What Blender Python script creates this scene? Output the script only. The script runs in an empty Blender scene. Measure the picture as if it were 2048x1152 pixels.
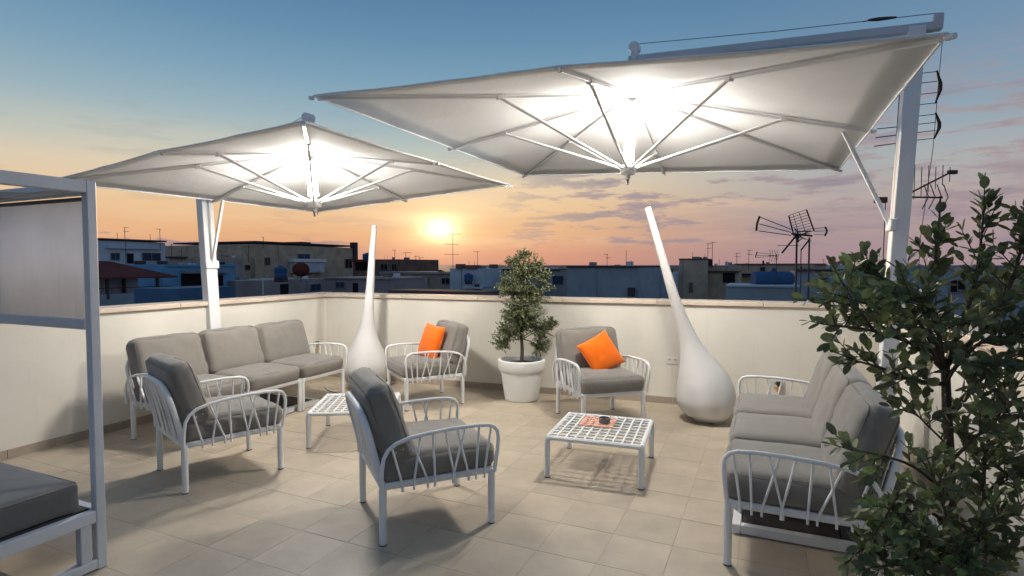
import bpy, bmesh, math, random
from math import sin, cos, pi, radians, atan2, sqrt
from mathutils import Vector, Matrix, Quaternion, noise as mnoise

# ------------------------------------------------------------------ camera, sky, sun, exposure
scene = bpy.context.scene
col = scene.collection
cam_d = bpy.data.cameras.new('camera'); cam = bpy.data.objects.new('camera', cam_d); col.objects.link(cam)
cam.location = (0, 0, 1.6); cam.rotation_euler = (radians(90 - 2.352), 0, 0)
cam_d.sensor_width = 36.0; cam_d.lens = 19.69; cam_d.clip_start = 0.05; cam_d.clip_end = 60000
scene.camera = cam
vs = scene.view_settings
vs.view_transform = 'Standard'; vs.look = 'None'; vs.exposure = 0.0; vs.gamma = 1.0; vs.use_curve_mapping = False
SUN_AZ = radians(-7.3); SUN_EL = radians(3.6)
SUN = Vector((sin(SUN_AZ) * cos(SUN_EL), cos(SUN_AZ) * cos(SUN_EL), sin(SUN_EL)))

class NT:
    """tiny node-tree helper"""
    def __init__(s, tree): s.t = tree; s.n = tree.nodes; s.l = tree.links
    def node(s, kind, **kw):
        n = s.n.new(kind)
        for k, v in kw.items(): setattr(n, k, v)
        return n
    def put(s, sock, v):
        if hasattr(v, 'is_linked') or hasattr(v, 'links'): s.l.new(v, sock)
        else: sock.default_value = v
    def m(s, op, a, b=None, c=None, clamp=False):
        n = s.node('ShaderNodeMath', operation=op); n.use_clamp = clamp
        s.put(n.inputs[0], a)
        if b is not None: s.put(n.inputs[1], b)
        if c is not None: s.put(n.inputs[2], c)
        return n.outputs[0]
    def ramp(s, fac, stops, interp='LINEAR'):
        n = s.node('ShaderNodeValToRGB'); r = n.color_ramp; r.interpolation = interp
        while len(r.elements) < len(stops): r.elements.new(0.5)
        for e, (p, c) in zip(r.elements, stops):
            e.position = p; e.color = (c[0], c[1], c[2], 1) if not isinstance(c, float) else (c, c, c, 1)
        s.put(n.inputs[0], fac); return n.outputs[0]
    def mix(s, fac, a, b, mode='MIX'):
        n = s.node('ShaderNodeMix', data_type='RGBA', blend_type=mode)
        s.put(n.inputs[0], fac); s.put(n.inputs[6], a if not isinstance(a, tuple) else (*a, 1)); s.put(n.inputs[7], b if not isinstance(b, tuple) else (*b, 1))
        return n.outputs[2]
    def step(s, x, lo, hi):
        n = s.node('ShaderNodeMapRange', interpolation_type='SMOOTHSTEP'); s.put(n.inputs[0], x)
        n.inputs[1].default_value = lo; n.inputs[2].default_value = hi; n.inputs[3].default_value = 0; n.inputs[4].default_value = 1
        return n.outputs[0]
    def noise(s, vec, scale, detail=4, rough=.55, out=0):
        n = s.node('ShaderNodeTexNoise'); s.put(n.inputs['Vector'], vec)
        n.inputs['Scale'].default_value = scale; n.inputs['Detail'].default_value = detail; n.inputs['Roughness'].default_value = rough
        return n.outputs[out]

def build_world():
    w = bpy.data.worlds.new('World'); scene.world = w; w.use_nodes = True
    T = NT(w.node_tree); T.n.clear()
    d = T.node('ShaderNodeTexCoord').outputs['Generated']
    sep = T.node('ShaderNodeSeparateXYZ'); T.l.new(d, sep.inputs[0])
    x, y, z = sep.outputs
    zc = T.m('MAXIMUM', z, 0.0)
    hl = T.m('SQRT', T.m('ADD', T.m('MULTIPLY', x, x), T.m('MULTIPLY', y, y)))
    ca = T.m('DIVIDE', T.m('ADD', T.m('MULTIPLY', x, sin(SUN_AZ)), T.m('MULTIPLY', y, cos(SUN_AZ))), T.m('MAXIMUM', hl, 0.001))   # cos azimuth from the sun
    side = T.m('DIVIDE', x, T.m('MAXIMUM', hl, 0.001))
    zs = T.m('SQRT', zc)                      # ramps run over sqrt(sin elevation)
    q = lambda e: sqrt(sin(radians(e)))
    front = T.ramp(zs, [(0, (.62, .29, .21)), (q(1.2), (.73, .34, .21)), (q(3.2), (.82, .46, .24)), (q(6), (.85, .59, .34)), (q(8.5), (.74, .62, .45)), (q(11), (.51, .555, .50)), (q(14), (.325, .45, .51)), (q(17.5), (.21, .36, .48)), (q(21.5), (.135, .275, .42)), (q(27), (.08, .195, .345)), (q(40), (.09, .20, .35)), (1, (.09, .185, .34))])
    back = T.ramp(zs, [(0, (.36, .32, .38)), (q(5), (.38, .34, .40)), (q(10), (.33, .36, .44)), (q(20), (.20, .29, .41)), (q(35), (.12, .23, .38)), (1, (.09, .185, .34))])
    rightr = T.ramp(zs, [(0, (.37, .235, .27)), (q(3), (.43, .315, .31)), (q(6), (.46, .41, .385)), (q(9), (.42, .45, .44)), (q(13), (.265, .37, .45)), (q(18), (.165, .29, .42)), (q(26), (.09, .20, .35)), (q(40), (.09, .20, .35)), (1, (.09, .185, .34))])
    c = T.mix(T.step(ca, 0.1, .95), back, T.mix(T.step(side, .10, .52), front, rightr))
    # warm halo round the sun
    dot = T.node('ShaderNodeVectorMath', operation='DOT_PRODUCT'); T.l.new(d, dot.inputs[0]); dot.inputs[1].default_value = SUN
    dz = T.m('SUBTRACT', z, SUN.z); ang2 = T.m('ADD', T.m('MULTIPLY', T.m('SUBTRACT', 1.0, dot.outputs['Value']), 2.0), T.m('MULTIPLY', T.m('MULTIPLY', dz, dz), 1.6))       # angle squared, small angles
    gl = lambda deg, amp: T.m('MULTIPLY', T.m('EXPONENT', T.m('DIVIDE', T.m('MULTIPLY', ang2, -1.0), radians(deg) ** 2)), amp)
    # wind-drawn high cloud streaks and low cloud banks, as density over direction
    st = T.node('ShaderNodeMapping'); T.l.new(d, st.inputs[0]); st.inputs['Scale'].default_value = (1, 1, 9); st.inputs['Location'].default_value = (3.1, .4, 1.7)
    streak = T.noise(st.outputs[0], 3.2, 5, .6)
    smask = T.m('MULTIPLY', T.step(streak, .45, .72), T.m('MULTIPLY', T.step(zc, .01, .06), T.m('SUBTRACT', 1.0, T.step(zc, .12, .24))))
    c = T.mix(T.m('MULTIPLY', smask, T.m('MULTIPLY', .42, T.step(ca, .6, .98))), c, (.95, .66, .40))
    cl = T.node('ShaderNodeMapping'); T.l.new(d, cl.inputs[0]); cl.inputs['Scale'].default_value = (1, 1, 6.0); cl.inputs['Location'].default_value = (8.3, 2.2, .25)
    n1 = T.noise(cl.outputs[0], 7.5, 8, .62)
    right = T.step(side, -.10, .22)
    band = T.m('MULTIPLY', T.step(zc, .012, .045), T.m('SUBTRACT', 1.0, T.step(zc, .16, .33)))
    dens = T.step(T.m('ADD', n1, T.m('MULTIPLY', right, .08)), .55, .63)
    cloud = T.m('MULTIPLY', T.m('MULTIPLY', dens, band), T.m('ADD', .12, T.m('MULTIPLY', right, .70)))
    ccol = T.mix(T.step(n1, .50, .72), (.40, .31, .32), (.20, .21, .285))
    c = T.mix(cloud, c, ccol)
    # thin mauve veil low over the sea on the right
    veil = T.m('MULTIPLY', T.m('MULTIPLY', T.step(side, -.02, .30), .28), T.m('SUBTRACT', 1.0, T.step(zc, .05, .17)))
    c = T.mix(veil, c, (.37, .255, .28))
    lowb = T.noise(cl.outputs[0], 15, 5, .6)
    bank = T.m('MULTIPLY', T.m('SUBTRACT', 1.0, T.step(T.m('SUBTRACT', zc, T.m('MULTIPLY', lowb, .065)), .0, .006)), T.step(side, -.22, -.34))
    c = T.mix(T.m('MULTIPLY', bank, .8), c, (.32, .25, .275))
    for deg, amp, cc in ((1.45, 1.5, (1, .88, .50)), (3.4, .55, (1, .74, .32)), (9, .13, (1, .66, .30))):
        g = T.node('ShaderNodeVectorMath', operation='SCALE'); g.inputs[0].default_value = cc; T.l.new(T.m('MULTIPLY', gl(deg, amp), T.m('ADD', .35, T.m('MULTIPLY', streak, 1.3))), g.inputs['Scale'])
        c = T.mix(1.0, c, g.outputs[0], 'ADD')
    below = T.step(z, -.02, .0)
    c = T.mix(below, (.06, .06, .075), c)
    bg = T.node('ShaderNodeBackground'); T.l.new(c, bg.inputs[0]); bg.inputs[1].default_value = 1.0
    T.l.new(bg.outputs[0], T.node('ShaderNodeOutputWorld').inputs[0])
build_world()

sun_d = bpy.data.lights.new('sun', 'SUN'); sun_d.energy = 0.5; sun_d.angle = radians(2.0); sun_d.color = (1, .62, .32)
sun_o = bpy.data.objects.new('sun', sun_d); col.objects.link(sun_o); sun_o.location = (0, 0, 30)
sun_o.rotation_euler = (-SUN).to_track_quat('-Z', 'Y').to_euler()
LED = 400.0         # strength of the lit tubes under the two parasols
FILL_DISC = 370.0        # strength of the fill discs added at the pole tops to brighten the floor

# ------------------------------------------------------------------ materials
M = {}
def mat(name, base, rough=.6, var=0., vscale=6., bump=0., bscale=60., metal=0., spec=.5, coords='Object', var2=None, sheen=0., trans=0., detail=6, perobj=0.):
    m = bpy.data.materials.new(name); m.use_nodes = True
    T = NT(m.node_tree); b = T.n['Principled BSDF']
    co = T.node('ShaderNodeTexCoord').outputs[coords]
    if coords == 'Object' and perobj >= 0:
        oi = T.node('ShaderNodeObjectInfo'); add = T.node('ShaderNodeVectorMath', operation='MULTIPLY_ADD')
        cx = T.node('ShaderNodeCombineXYZ'); [T.l.new(oi.outputs['Random'], cx.inputs[i]) for i in range(3)]
        T.l.new(cx.outputs[0], add.inputs[0]); add.inputs[1].default_value = (37, 91, 53); T.l.new(co, add.inputs[2]); co = add.outputs[0]
    c = (*base, 1)
    if var or var2:
        n = T.noise(co, vscale, detail, .6)
        dk = tuple(v * (1 - var) for v in base); lt = var2 or tuple(min(1, v * (1 + var)) for v in base)
        c = T.ramp(n, [(.3, dk), (.7, lt)])
    if perobj > 0:
        oi2 = T.node('ShaderNodeObjectInfo')
        hv = T.node('ShaderNodeHueSaturation'); T.put(hv.inputs['Color'], c)
        T.l.new(T.m('ADD', 1 - perobj, T.m('MULTIPLY', oi2.outputs['Random'], 2 * perobj)), hv.inputs['Value']); c = hv.outputs[0]
    T.put(b.inputs['Base Color'], c)
    b.inputs['Roughness'].default_value = rough; b.inputs['Metallic'].default_value = metal
    b.inputs['Specular IOR Level'].default_value = spec
    if sheen: b.inputs['Sheen Weight'].default_value = sheen; b.inputs['Sheen Roughness'].default_value = .5
    if bump:
        bn = T.node('ShaderNodeBump'); bn.inputs['Strength'].default_value = bump; bn.inputs['Distance'].default_value = .02
        T.l.new(T.noise(co, bscale, 5, .6), bn.inputs['Height']); T.l.new(bn.outputs[0], b.inputs['Normal'])
    if trans:
        out = T.n['Material Output']; tr = T.node('ShaderNodeBsdfTranslucent'); T.put(tr.inputs[0], c)
        mx = T.node('ShaderNodeMixShader'); mx.inputs[0].default_value = trans
        T.l.new(b.outputs[0], mx.inputs[1]); T.l.new(tr.outputs[0], mx.inputs[2]); T.l.new(mx.outputs[0], out.inputs[0])
    M[name] = m; return m

def fabric(name, base, weave=.25, wr=.22):
    m = mat(name, base, rough=.92, var=.05, vscale=9, spec=.2, sheen=.25)
    T = NT(m.node_tree); b = T.n['Principled BSDF']; co = T.node('ShaderNodeTexCoord').outputs['Object']
    st = T.node('ShaderNodeMapping'); T.l.new(co, st.inputs[0]); st.inputs['Scale'].default_value = (1, 1.5, 2.5)
    b1 = T.node('ShaderNodeBump'); b1.inputs['Strength'].default_value = wr; b1.inputs['Distance'].default_value = .03
    T.l.new(T.noise(st.outputs[0], 5.5, 3, .5), b1.inputs['Height'])
    b2 = T.node('ShaderNodeBump'); b2.inputs['Strength'].default_value = weave; b2.inputs['Distance'].default_value = .002
    T.l.new(T.noise(co, 420, 2, .6), b2.inputs['Height']); T.l.new(b1.outputs[0], b2.inputs['Normal']); T.l.new(b2.outputs[0], b.inputs['Normal'])
    return m

mat('white_metal', (.72, .72, .72), rough=.38, var=.05, vscale=3, bump=.05, bscale=140)
mat('white_resin', (.74, .74, .73), rough=.45, var=.05, vscale=4, bump=.06, bscale=160)
mat('grey_metal', (.50, .52, .55), rough=.42, var=.08, vscale=3, bump=.05, bscale=120)
mat('dark_foot', (.03, .03, .03), rough=.6)
fabric('taupe_fabric', (.198, .182, .160))
fabric('charcoal_fabric', (.095, .095, .096))
fabric('orange_fabric', (.86, .155, .004), wr=.3)
mat('piping', (.19, .173, .152), rough=.9, spec=.2)
mat('tag_white', (.75, .75, .72), rough=.7)
mat('plaster', (.67, .635, .56), rough=.9, var=.05, vscale=1.4, bump=.10, bscale=70, spec=.2)
def weather_plaster():
    T = NT(M['plaster'].node_tree); b = T.n['Principled BSDF']; lk = b.inputs['Base Color'].links[0].from_socket
    co = T.node('ShaderNodeTexCoord').outputs['Object']; mp = T.node('ShaderNodeMapping'); T.l.new(co, mp.inputs[0]); mp.inputs['Scale'].default_value = (5, 5, .45)
    s1 = T.step(T.noise(mp.outputs[0], 2.2, 6, .65), .56, .80); s2 = T.step(T.noise(co, .9, 7, .7), .50, .75)
    c = T.mix(T.m('MULTIPLY', s1, .22), lk, (.40, .36, .30)); c = T.mix(T.m('MULTIPLY', s2, .20), c, (.46, .42, .35)); T.l.new(c, b.inputs['Base Color'])
weather_plaster()
mat('coping', (.58, .48, .385), rough=.62, var=.05, vscale=4, bump=.06, bscale=60, perobj=.04)
mat('tile', (.425, .355, .268), rough=.5, var=.15, vscale=3.0, bump=.05, bscale=40, spec=.4, perobj=.04)
mat('skirting', (.34, .28, .22), rough=.55, var=.12, vscale=4, bump=.05, bscale=40, perobj=.05)
mat('grout', (.36, .30, .228), rough=.95, var=.2, vscale=20)
mat('concrete', (.28, .26, .24), rough=.9, var=.15, vscale=2)
mat('canopy', (.79, .79, .785), rough=.85, var=.03, vscale=2, bump=.20, bscale=7, spec=.2, trans=.12)
mat('polyethylene', (.70, .685, .66), rough=.42, var=.02, vscale=2, spec=.4, trans=.10)
mat('pot_plastic', (.76, .76, .74), rough=.45, var=.04, vscale=3, bump=.04, bscale=90)
mat('soil', (.035, .022, .014), rough=1, var=.5, vscale=40, bump=.8, bscale=60)
mat('bark', (.075, .055, .038), rough=.9, var=.4, vscale=30, bump=.5, bscale=50)
mat('leaf_tree', (.19, .215, .11), rough=.5, var=.4, vscale=4, trans=.3, spec=.4)
mat('leaf_shrub', (.15, .18, .09), rough=.48, var=.35, vscale=5, trans=.3, spec=.3, perobj=.35)
mat('leaf_young', (.18, .24, .09), rough=.5, var=.3, vscale=5, trans=.3, spec=.3, perobj=.25)
mat('screen_mesh', (.86, .84, .84), rough=.9, var=.05, vscale=3, bump=.1, bscale=200, trans=.45)
mat('roof_cloth', (.60, .60, .60), rough=.9, var=.05, vscale=3, trans=.15)
mat('antenna_metal', (.035, .03, .03), rough=.6, var=.3, vscale=4)
mat('antenna_rust', (.12, .06, .04), rough=.8, var=.4, vscale=8)
mat('steel', (.35, .35, .36), rough=.35, metal=.8)
mat('ashtray', (.16, .16, .15), rough=.25, var=.3, vscale=60)
mat('coral_mat', (.74, .38, .28), rough=.7, var=.1, vscale=30)
mat('socket_white', (.62, .60, .55), rough=.5)
mat('plug_black', (.02, .02, .02), rough=.5)
mat('plug_tan', (.42, .24, .10), rough=.6)
mat('ground', (.09, .085, .08), rough=.95, var=.3, vscale=.05, coords='Generated')
mat('sea', (.05, .07, .10), rough=.7, var=.1, vscale=30, bump=.4, bscale=900, coords='Generated', spec=.12)
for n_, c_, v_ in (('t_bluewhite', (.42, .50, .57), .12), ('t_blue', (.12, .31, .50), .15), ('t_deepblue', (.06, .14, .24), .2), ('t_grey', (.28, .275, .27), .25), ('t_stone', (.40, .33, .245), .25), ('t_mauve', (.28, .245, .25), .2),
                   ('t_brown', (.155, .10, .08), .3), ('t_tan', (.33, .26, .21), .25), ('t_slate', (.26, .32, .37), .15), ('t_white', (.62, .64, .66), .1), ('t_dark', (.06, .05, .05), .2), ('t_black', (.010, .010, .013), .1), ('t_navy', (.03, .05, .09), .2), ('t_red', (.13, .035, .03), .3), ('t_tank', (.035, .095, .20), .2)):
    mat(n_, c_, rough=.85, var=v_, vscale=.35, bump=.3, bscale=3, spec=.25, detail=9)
def emitter(name, colr, strength):
    m = bpy.data.materials.new(name); m.use_nodes = True; T = NT(m.node_tree); T.n.clear()
    e = T.node('ShaderNodeEmission'); e.inputs[0].default_value = (*colr, 1); e.inputs[1].default_value = strength
    T.l.new(e.outputs[0], T.node('ShaderNodeOutputMaterial').inputs[0]); M[name] = m
emitter('led', (1, .95, .88), LED); emitter('fill_disc_glow', (1, .95, .88), FILL_DISC)

# ------------------------------------------------------------------ mesh helpers
class MB:
    def __init__(s): s.v = []; s.f = []
    def add(s, vs, fs):
        o = len(s.v); s.v += [tuple(p) for p in vs]; s.f += [tuple(i + o for i in f) for f in fs]; return s
    def box(s, c, size, rot=None, bevel=0.):
        hx, hy, hz = (size[0] / 2, size[1] / 2, size[2] / 2)
        if bevel:
            b = min(bevel, hx * .9, hy * .9, hz * .9); vs = []; key = {}
            for sx in (-1, 1):
                for sy in (-1, 1):
                    for sz in (-1, 1):
                        for ax in range(3):
                            p = [sx * (hx - b), sy * (hy - b), sz * (hz - b)]; p[ax] = (sx * hx, sy * hy, sz * hz)[ax]
                            key[(sx, sy, sz, ax)] = len(vs); vs.append(p)
            fs = []
            for ax in range(3):
                u, w = (ax + 1) % 3, (ax + 2) % 3
                for sg in (-1, 1):
                    q = []
                    for su, sw in ((-1, -1), (1, -1), (1, 1), (-1, 1)):
                        k = [0, 0, 0]; k[ax] = sg; k[u] = su; k[w] = sw; q.append(key[(*k, ax)])
                    fs.append(q if sg > 0 else q[::-1])
                for su in (-1, 1):
                    for sw in (-1, 1):
                        k0 = [0, 0, 0]; k0[u] = su; k0[w] = sw; a0 = k0[:]; a0[ax] = -1; a1 = k0[:]; a1[ax] = 1
                        q = [key[(*a0, u)], key[(*a1, u)], key[(*a1, w)], key[(*a0, w)]]
                        fs.append(q if su * sw < 0 else q[::-1])
            for sx in (-1, 1):
                for sy in (-1, 1):
                    for sz in (-1, 1):
                        q = [key[(sx, sy, sz, i)] for i in range(3)]; fs.append(q if sx * sy * sz > 0 else q[::-1])
        else:
            vs = [(x, y, z) for x in (-hx, hx) for y in (-hy, hy) for z in (-hz, hz)]
            fs = [(0, 1, 3, 2), (4, 6, 7, 5), (0, 4, 5, 1), (2, 3, 7, 6), (0, 2, 6, 4), (1, 5, 7, 3)]
        R = rot if rot is not None else Matrix.Identity(3)
        return s.add([Vector(c) + R @ Vector(p) for p in vs], fs)
    def tube(s, pts, r, n=8, cap=True, flat=None, up=None):
        """tube through pts; r number or list; flat = (across, along-normal) scale"""
        P = [Vector(p) for p in pts]; N = len(P); rr = r if isinstance(r, (list, tuple)) else [r] * N
        tang = [((P[min(i + 1, N - 1)] - P[i]).normalized() + (P[i] - P[max(i - 1, 0)]).normalized()).normalized() for i in range(N)]
        t = tang[0]; a = Vector(up) if up else (Vector((0, 0, 1)) if abs(t.z) < .9 else Vector((1, 0, 0)))
        nrm = (a - t * a.dot(t)).normalized(); vs = []; fs = []
        for i in range(N):
            t = tang[i]; nrm = (nrm - t * nrm.dot(t)).normalized(); bi = t.cross(nrm)
            for k in range(n):
                an = 2 * pi * (k + .5) / n; fx, fy = flat or (1, 1)
                vs.append(P[i] + (nrm * cos(an) * fy + bi * sin(an) * fx) * rr[i])
        for i in range(N - 1):
            for k in range(n):
                k2 = (k + 1) % n; fs.append((i * n + k, i * n + k2, (i + 1) * n + k2, (i + 1) * n + k))
        if cap: fs.append(tuple(range(n))[::-1]); fs.append(tuple((N - 1) * n + k for k in range(n)))
        return s.add(vs, fs)
    def lathe(s, prof, n=40, c=(0, 0, 0)):
        vs = [(c[0] + r * cos(2 * pi * k / n), c[1] + r * sin(2 * pi * k / n), c[2] + z) for r, z in prof for k in range(n)]
        fs = [(i * n + k, i * n + (k + 1) % n, (i + 1) * n + (k + 1) % n, (i + 1) * n + k) for i in range(len(prof) - 1) for k in range(n)]
        fs.append(tuple(range(n))[::-1]); fs.append(tuple((len(prof) - 1) * n + k for k in range(n)))
        return s.add(vs, fs)
    def mesh(s, name, material, smooth=True, angle=40):
        me = bpy.data.meshes.new(name); me.from_pydata(s.v, [], s.f)
        me.materials.append(M[material]); me.validate(); me.update()
        if smooth:
            me.polygons.foreach_set('use_smooth', [True] * len(me.polygons))
            try: me.set_sharp_from_angle(angle=radians(angle))
            except Exception: pass
        return me
    def obj(s, name, material, parent=None, smooth=True, angle=40):
        return link(name, s.mesh(name, material, smooth, angle), parent)

def link(name, me, parent=None, mx=None):
    o = bpy.data.objects.new(name, me); col.objects.link(o)
    if parent: o.parent = parent
    if mx is not None: o.matrix_local = mx
    return o
def tag(o, label=None, cat=None, group=None, kind=None):
    if label: o['label'] = label
    if cat: o['category'] = cat
    if group: o['group'] = group
    if kind: o['kind'] = kind
    return o
def empty(name, loc=(0, 0, 0), rz=0., label=None, cat=None, group=None):
    o = bpy.data.objects.new(name, None); col.objects.link(o); o.location = loc; o.rotation_euler = (0, 0, rz); o.empty_display_size = .1
    return tag(o, label, cat, group)
def dup(root, loc, rz, label):
    """copy of a thing with copies of its parts and sub-parts (mesh data shared)"""
    kids = {}
    for o in list(col.objects): kids.setdefault(o.parent, []).append(o)
    r = root.copy(); col.objects.link(r); r.location = loc; r.rotation_euler = (0, 0, rz); r['label'] = label
    for ch in kids.get(root, []):
        c = ch.copy(); col.objects.link(c); c.parent = r
        for g in kids.get(ch, []):
            d = g.copy(); col.objects.link(d); d.parent = c
    return r
def arc(c, r, a0, a1, n, f): return [f(c[0] + r * cos(radians(a0 + (a1 - a0) * i / n)), c[1] + r * sin(radians(a0 + (a1 - a0) * i / n))) for i in range(n + 1)]

# ------------------------------------------------------------------ the terrace: floor, parapet walls
GA = radians(-24.5); GU = Vector((cos(GA), sin(GA))); GV = Vector((-sin(GA), cos(GA)))       # tile grid axes
LW0, LW1 = Vector((-2.671, 8.012)), Vector((-6.95, -2.0))          # inner base lines of the walls
BW1 = Vector((3.784, 5.688))
RW1 = Vector((.56, -1.48))
def inside_poly(): return [LW0, LW1, RW1, BW1]
floor = MB().box((-1.3, 2.7, -.2474), (13.5, 13.5, .5)).obj('floor', 'grout', smooth=False); tag(floor, kind='structure')
TU, TV, GAP = .343, .369, .0025
def clip(poly, a, b, off):
    """keep the side of line a->b that lies to its left, shifted outwards by off"""
    d = (b - a).normalized(); n = Vector((-d.y, d.x)); o = a - n * off; out = []
    for i in range(len(poly)):
        p, q = poly[i], poly[(i + 1) % len(poly)]; dp, dq = (p - o).dot(n), (q - o).dot(n)
        if dp >= 0: out.append(p)
        if (dp >= 0) != (dq >= 0): out.append(p + (q - p) * (dp / (dp - dq)))
    return out
def build_tiles():
    tm = MB().box((0, 0, -.008), (TU - GAP, TV - GAP, .016), bevel=.001).mesh('tile', 'tile', angle=25)
    rng = random.Random(5); cells = []
    for i in range(-45, 45):
        for j in range(-30, 45):
            u0, v0 = -.463 + i * TU, 3.222 + j * TV
            P = [GU * (u0 + a) + GV * (v0 + b) for a, b in ((GAP / 2, GAP / 2), (TU - GAP / 2, GAP / 2), (TU - GAP / 2, TV - GAP / 2), (GAP / 2, TV - GAP / 2))]
            Q = P
            for a, b in ((LW0, LW1), (LW1, RW1), (RW1, BW1), (BW1, LW0)):
                Q = clip(Q, a, b, .06)
                if not Q: break
            if len(Q) < 3: continue
            c = sum(P, Vector((0, 0))) / 4; whole = len(Q) == 4 and all((x - y).length < 1e-6 for x, y in zip(P, Q))
            if c.y < .3: vis = 0
            else:
                xs = [1024 + 1120 * p.x / max(p.y, .2) for p in Q]; yb = 530 + 1120 * 1.6 / max(c.y, .2)
                vis = 1.0 / c.length if (max(xs) > -20 and min(xs) < 2068 and yb < 1175) else 0
            cells.append((vis if whole else 0, c, Q, vis))
    cells.sort(key=lambda t: -t[0]); rest = MB(); k = 0
    for vis, c, Q, v2 in cells:
        if k < 300 and vis > 0:
            k += 1
            link('tile', tm, floor, Matrix.Translation((c.x, c.y, .004 + rng.uniform(-.0006, .0006))) @ Matrix.Rotation(GA + rng.uniform(-.002, .002), 4, 'Z'))
        else:
            n = len(Q); z1 = .004 + rng.uniform(-.0006, .0006)
            ar = sum(Q[i].x * Q[(i + 1) % n].y - Q[(i + 1) % n].x * Q[i].y for i in range(n))
            if ar < 0: Q = Q[::-1]
            rest.add([(p.x, p.y, z1) for p in Q] + [(p.x, p.y, z1 - .016) for p in Q], [tuple(range(n))] + [(i, i + n, (i + 1) % n + n, (i + 1) % n) for i in range(n)])
    tag(rest.obj('remaining_tiles', 'tile', floor, smooth=False), kind='stuff')
build_tiles()

def parapet(a, b, label, ext0=0., ext1=0., ztop=1.195, th=.30):
    """wall whose inner face runs a -> b with the terrace on its left"""
    d = (b - a).normalized(); n = Vector((d.y, -d.x)); L = (b - a).length; rz = atan2(d.y, d.x)
    root = empty('parapet_wall', (a.x, a.y, 0), rz, label, 'wall')      # local x along the wall, local -y outward
    MB().box((L / 2 + (ext1 - ext0) / 2, -th / 2, (ztop - .05) / 2 - .2), (L + ext0 + ext1, th, ztop - .05 + .4)).obj('wall_body', 'plaster', root, smooth=False)
    x = -ext0; rng = random.Random(int(L * 100)); end = L + ext1
    while x < end - .01:
        w = min(1.12, end - x)
        if end - x - w < .35: w = end - x
        MB().box((x + w / 2, -th / 2 - .0, ztop - .0245), (w - .004, th + .066, .049), bevel=.006).obj('coping_slab', 'coping', root, angle=25); x += w
    x = 0.0; sm = MB().box((0, .005, .0425), (TU - .004, .010, .080), bevel=.002).mesh('skirting_tile', 'skirting', angle=25)
    while x < L - .02:
        w = min(TU, L - x)
        o = link('skirting_tile', sm, root, Matrix.Translation((x + w / 2, 0, 0)) @ Matrix.Diagonal((w / TU, 1, 1, 1))); x += TU
    return root
parapet(LW0, LW1, 'cream parapet wall on the left behind the long sofa and daybed', ext0=.0, ztop=1.193)
parapet(BW1, LW0, 'cream back parapet wall behind the potted tree and two armchairs', ext0=.0, ext1=.33)
parapet(RW1, BW1, 'cream parapet wall on the right behind the leafy shrub', ext1=.30, ztop=1.1915)

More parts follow.
